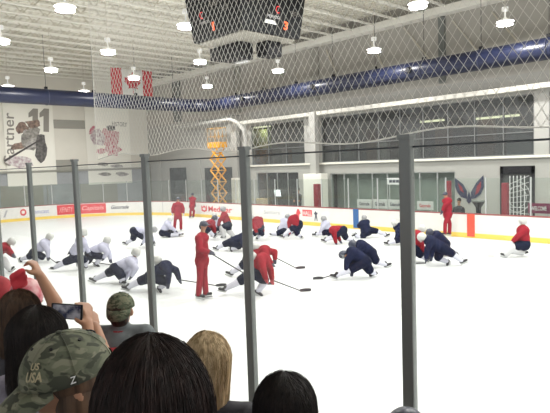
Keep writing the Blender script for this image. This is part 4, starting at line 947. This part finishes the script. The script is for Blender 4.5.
def spectator(label, px, py, dep, face, floor, top, hair=None, zb=.3, rad=(.108, .108, .135), kb=1.0, vox=.012, tilt=0, arms=None, pants='dkc', k=1.0, bare=False, strands=1500, seed=1, lean=0, sr=.0007, neck=.0, shd=.235):
    c = at_d(px, py, dep); fv, sv = headed(face); g = Vector((c.x, c.y, floor))-fv*lean
    o = root('person', g, label, 'person'); ct, st_ = math.cos(tilt), math.sin(tilt); hf = fv*ct-EZ*st_; hu = EZ*ct+fv*st_
    sh = [c-EZ*shd*k-fv*.02+sv*.17*k*t for t in (1, -1)]; C = c-EZ*(shd+.06)*k-fv*.02; Pv = (C+(g-C)*.36); Pv = Vector((g.x, g.y, floor+(C.z-floor)*.64)); hp = [Pv+sv*.09*t for t in (1, -1)]
    ft = [Vector((g.x, g.y, floor+.06))+sv*.12*t for t in (1, -1)]; kn = [(hp[i]+ft[i])/2+fv*.03 for i in (0, 1)]
    if arms is None: arms = [(sh[i]+sv*t*.07-EZ*.26-fv*.03, sh[i]+sv*t*.04-EZ*.46+fv*.12) for i, t in ((0, 1), (1, -1))]
    mb = MB(); shell_head(mb, c, hf, sv, hu, k); caps(mb, (C+EZ*.05, c-EZ*.07*k, .06*k, .055*k), (Pv, C-EZ*.07, .12, .12), (sh[0], sh[1], .055, .055), (hp[0], hp[1], .09, .09))
    for i in (0, 1):
        e, h = arms[i][:2]; caps(mb, (sh[i], e, .05, .038), (e, h, .04, .026), (hp[i], kn[i], .085, .055), (kn[i], ft[i], .05, .035))
        d = (h-e).normalized()
        if len(arms[i]) > 2: n, side, cu_ = arms[i][2:]
        else: n = sv*(-1 if i == 0 else 1); n = (n-d*n.dot(d)).normalized(); side = fv-d*fv.dot(d)-n*fv.dot(n); side = side.normalized() if side.length > .05 else d.cross(n); cu_ = .5
        hand_vol(mb, h, d, n, side, cu_)
    blob('body', mb, vox, X['skin'], o)
    for t in (-1, 1):
        mb = MB(); mb.ball(c+hf*.088*k+sv*t*.03*k+hu*.0, .012*k); mb.build('eye', X['white'], o, True)
    # top garment
    mb = MB(); Rm = Matrix((sv, -fv, EZ)).transposed(); mb.ball(C-EZ*.04, (.2*k, .16, .16), rot=Rm); caps(mb, (Pv, C-EZ*.1, .155, .165), (sh[0], sh[1], .075, .075), (C+EZ*.0, C+EZ*(.1+neck), .09, .066))
    for i in (0, 1):
        e, h = arms[i][:2]; 
        if bare: caps(mb, (sh[i], sh[i].lerp(e, .45), .07, .062))
        else: caps(mb, (sh[i], e, .078, .06))
        if not bare: caps(mb, (e, e.lerp(h, .9), .06, .042))
    blob('jacket', mb, max(vox, .014), X[top], o)
    mb = MB(); mb.ball(Pv, (.18, .14, .13), rot=Rm)
    for i in (0, 1): caps(mb, (hp[i], kn[i], .1, .072), (kn[i], ft[i]+EZ*.02, .07, .055))
    blob('trousers', mb, .02, X[pants], o)
    for i in (0, 1): mb = MB(); caps(mb, (ft[i]-EZ*.01-fv*.04, ft[i]-EZ*.02+fv*.15, .045, .04)); blob('shoe', mb, .016, X['black'], o)
    if hair: long_hair(o, c+EZ*.015-fv*.012, fv, sv, rad, c.z-zb, kb, X[hair], strands, seed, sr=sr)
    return o, c, hf, sv, hu, C
def short_hair(o, c, f, s, u, m, k=1.0, low=.1):
    mb = MB(); Rm = Matrix((f, s, u)).transposed(); mb.ball(c+u*.03-f*.02, (.1*k, .09*k, .095*k), rot=Rm); mb.ball(c-u*.04-f*.045, (.06*k, .076*k, low), rot=Rm); blob('hair', mb, .012, X[m], o)
def baseball_cap(o, c, f, s, u, m, R=(.108, .093, .115), brim=.075, droop=.25, extras=None, gap=True):
    cp = root('baseball_cap', c, '', ''); 
    for kk in ('label', 'category'): del cp[kk]
    cp.parent = o; cp.location = c-off(o)
    def P(az, el, g=1.0): return c+f*R[0]*g*math.cos(el)*math.cos(az)+s*R[1]*g*math.cos(el)*math.sin(az)+u*R[2]*g*math.sin(el)**.9
    mb = MB(); N = 48; M_ = 14; g = []
    for j in range(M_):
        el = math.pi/2*j/M_; g.append([mb.b.verts.new(P(2*math.pi*i/N, el, 1+.006*math.cos(6*(2*math.pi*i/N)))) for i in range(N)])
    for j in range(M_-1):
        for i in range(N):
            az = 2*math.pi*(i+.5)/N
            if gap and abs(az-math.pi) < .35 and j < 4: continue
            mb.b.faces.new([g[j][i], g[j][(i+1)%N], g[j+1][(i+1)%N], g[j+1][i]])
    tp = mb.b.verts.new(c+u*R[2])
    for i in range(N): mb.b.faces.new([g[-1][i], g[-1][(i+1)%N], tp])
    cr = mb.build('cap_crown', X[m], cp, True); md = cr.modifiers.new('s', 'SOLIDIFY'); md.thickness = .003
    mb = MB()
    for q in range(6):
        az = math.pi/6+q*math.pi/3; pr = None
        for j in range(13):
            p = P(az, math.pi/2*j/12.5, 1.012)
            if pr is not None: mb.tube(pr, p, .0012, n=5)
            pr = p
    mb.build('cap_seam', X[m], cp)
    mb = MB(); mb.ball(c+u*(R[2]+.003), (.008, .008, .005)); mb.build('cap_button', X[m], cp, True)
    for q in range(6):
        az = q*math.pi/3+(.0 if q else .0); mb = MB(); p = P(az, .95, 1.01); nn = (p-c).normalized(); mb.tube(p-nn*.001, p+nn*.0022, .0045, n=10); mb.build('eyelet', X['black'], cp)
    mb = MB(); A_, B_ = [], []
    for i in range(25):
        az = -1.05+2.1*i/24; p = P(az, .0); o_ = brim*math.cos(az*1.35)**.7 if abs(az) < 1.04 else 0.0; dn = (1-math.cos(az))*-.035
        A_.append(p); B_.append(p+f*o_*math.cos(droop)-u*(o_*math.sin(droop))+u*(-.02*(abs(math.sin(az))))*1.0)
    mid = [a.lerp(b, .5)+u*.004 for a, b in zip(A_, B_)]
    V = [[mb.b.verts.new(p) for p in row] for row in (A_, mid, B_)]
    for r_ in (0, 1):
        for i in range(24): mb.b.faces.new([V[r_][i], V[r_][i+1], V[r_+1][i+1], V[r_+1][i]])
    br = mb.build('cap_brim', X[m], cp, True); md = br.modifiers.new('s', 'SOLIDIFY'); md.thickness = .004
    if gap:
        mb = MB(); pr = None
        for i in range(9):
            p = P(math.pi-.4+.8*i/8, .02, 1.0); q = P(math.pi-.4+.8*i/8, .16, 1.0)
            if pr: mb.add([pr[0], p, q, pr[1]], [(0, 1, 2, 3)])
            pr = (p, q)
        mb.build('cap_strap', X[m], cp, True)
    for (txt, az0, az1, el0, el1, mm, kw) in (extras or []):
        v, fc, _ = text_polys(txt, **kw); mb = MB(); mb.add([P(az0+(az1-az0)*x, el0+(el1-el0)*y, 1.018) for x, y in v], fc); mb.build('cap_lettering', X[mm], cp)
    return cp
# row on the highest step: woman with long dark hair, man with camouflage cap
spectator('person with long dark brown hair seen from behind, closest head at the bottom centre', 157, 412, 1.0, 80, 1.35, 'dkc', 'hnear', .42, (.1, .104, .13), 1.22, strands=2600, seed=3)
o, c, f, s, u, C = spectator('person in a large camouflage cap turned left, at the bottom left corner', 71, 384, 1.5, 214, 1.35, 'lav', tilt=.15, pants='dkc')
short_hair(o, c, f, s, u, 'hmid', 1.06, .17)
mb = MB(); Rm = Matrix((f, s, u)).transposed(); mb.ball(c+s*.035-f*.01-u*.06, (.075, .06, .14), rot=Rm); mb.ball(c-f*.05-u*.12, (.06, .085, .1), rot=Rm); blob('hair_side', mb, .012, X['hmid'], o)
baseball_cap(o, c+u*.035, f, s, u, 'camo', (.125, .108, .114), .11, .5, [('US', .55, .8, .5, .66, 'gold', dict(bold=.02)), ('USA', .45, .88, .24, .46, 'gold', dict(bold=.03, shear=.2)), ('Z', 1.42, 1.56, .05, .19, 'white_print', dict(bold=.01, shear=.2))])
# next step down
spectator('person with straight blond hair seen from behind, beside the closest dark haired head', 209, 362, 2.35, 75, .9, 'dkc', 'hblond', .36, (.1, .1, .122), .62, strands=1800, seed=5, sr=.0009)
spectator('person with dark hair seen from behind, at the bottom just right of the fourth post', 286, 409, 2.02, 78, .9, 'redc', 'hdark', .33, (.112, .114, .128), 1.12, strands=1500, seed=6, neck=.05, sr=.0008)
o, c, f, s, u, C = spectator('person in a dark knit hat, only its top showing below the thick post', 407, 443, 2.3, 70, .9, 'dkc')
mb = MB(); mb.ball(c+EZ*.04, (.1, .1, .115)); blob('knit_hat', mb, .012, X['helmd'], o)
o, c, f, s, u, C = spectator('person in a worn camouflage cap turned backwards and a grey and red fleece', 121, 311, 3.95, 88, .9, 'grey', neck=.02, shd=.17)
short_hair(o, c, f, s, u, 'hbrown', .93, .075)
baseball_cap(o, c+u*.03, -f, -s, u, 'camo2', (.108, .098, .105), .075, 1.25)
mb = MB(); Rm = Matrix((s, -f, EZ)).transposed(); mb.ball(C-EZ*.1-f*.03, (.19, .22, .14), rot=Rm); blob('back_panel', mb, .014, X['redc'], o)['label'] = 'dark red back panel'
mb = MB()
for i in range(16): 
    a0, a1 = 2*math.pi*i/16, 2*math.pi*(i+1)/16; q = C+EZ*.1; mb.tube(q+s*.068*math.cos(a0)+f*.068*math.sin(a0), q+s*.068*math.cos(a1)+f*.068*math.sin(a1), .01, n=6)
mb.build('collar_trim', X['redc'], o)
# person filming with a phone: both forearms up
c0 = at_d(39, 329, 2.2); fv, sv = headed(75)
ph = at_d(67, 311.5, 2.5); pw = r0*1.0; pf = AWAY; pu = (EZ*.97+r0*.12).normalized(); pr_ = pu.cross(pf).normalized()*-1
pr_ = (r0*.99-EZ*.1).normalized(); pu = pf.cross(pr_)*-1; 
if pu.z < 0: pu = -pu
rh = at_d(88, 327, 2.52); re = at_d(89, 364, 2.4); lh = at_d(96, 329, 2.66); le = at_d(104, 358, 2.5)
o, c, f, s, u, C = spectator('person with dark hair filming with a raised phone, seen from behind at left', 40, 338, 2.2, 72, .9, 'lav', 'hdark', .22, (.112, .115, .118), 1.05, arms=[(le, lh, (-r0*.6+AWAY*.3).normalized(), (-r0*.3-AWAY*.9).normalized(), 1.0), (re, rh, (-r0*.8+AWAY*.2).normalized(), (-AWAY*.9-r0*.2).normalized(), .9)], vox=.008, bare=True, strands=1600, seed=8, sr=.0008)
mb = MB(); n_ = 18; d = (rh-re).normalized(); e1 = d.cross(AWAY).normalized(); e2 = d.cross(e1); q = rh-d*.035
for i in range(n_): a0, a1 = 2*math.pi*i/n_, 2*math.pi*(i+1)/n_; mb.tube(q+(e1*math.cos(a0)+e2*math.sin(a0))*.03, q+(e1*math.cos(a1)+e2*math.sin(a1))*.03, .004, n=6)
mb.build('bracelet', X['black'], o)
o = root('mobile_phone', ph, 'black phone held sideways, its lit screen facing the camera', 'phone')
mb = MB(); mb.obox(ph, pr_*.072, AWAY*.004, pu*.036); mb.build('phone_case', X['black'], o, bevel=.003)
mb = MB(); mb.obox(ph-AWAY*.0046, pr_*.063, AWAY*.0006, pu*.031); mb.build('phone_screen', X['screen'], o)
# persons at the far left with raised arm and red cloth
hw_ = at_d(41, 277, 3.0); he = at_d(55, 303, 2.95)
o, c, f, s, u, C = spectator('person with mid brown hair raising an arm that holds a red cloth, at far left', 22, 312, 3.0, 60, .9, 'dkc', 'hmid', .25, (.108, .11, .115), 1.1, arms=[(at_d(8, 345, 3.1), at_d(12, 350, 3.2)), (he, hw_, (-EZ*.5+AWAY*.3-r0*.6).normalized(), (-AWAY).normalized(), 1.0)], vox=.009, bare=True, strands=1200, seed=9, sr=.0009)
p = at_d(27, 271, 3.0); mb = MB(); rnd = random.Random(4); 
for i in range(14): mb.ball(p+r0*(-.02-.012*(i%5))+EZ*(.0-.012*i*.55)+AWAY*rnd.uniform(-.03, .03), (.022, .016, .024))
ob = blob('red_cloth', mb, .01, X['red'], loc=p); tag(ob, 'crumpled red cloth held up in a raised hand at far left', 'cloth')
o, c, f, s, u, C = spectator('person in a white and red knit hat behind the raised arm at far left', 27, 302, 3.5, 60, .9, 'redc')
mb = MB(); mb.ball(c+EZ*.05, (.105, .105, .11)); hk = blob('knit_hat', mb, .012, mat('knit_pinkwhite', (.75, .5, .5), .85, col2=(.55, .1, .14), vscale=14), o)
o, c, f, s, u, C = spectator('person in a red hooded top cut off by the left edge', 0, 297, 3.9, 60, .9, 'red')
mb = MB(); mb.ball(c+EZ*.02-f*.02, (.125, .125, .14)); caps(mb, (c-EZ*.1-f*.03, c-EZ*.2-f*.03, .1, .11)); blob('hood', mb, .014, X['redc'], o)
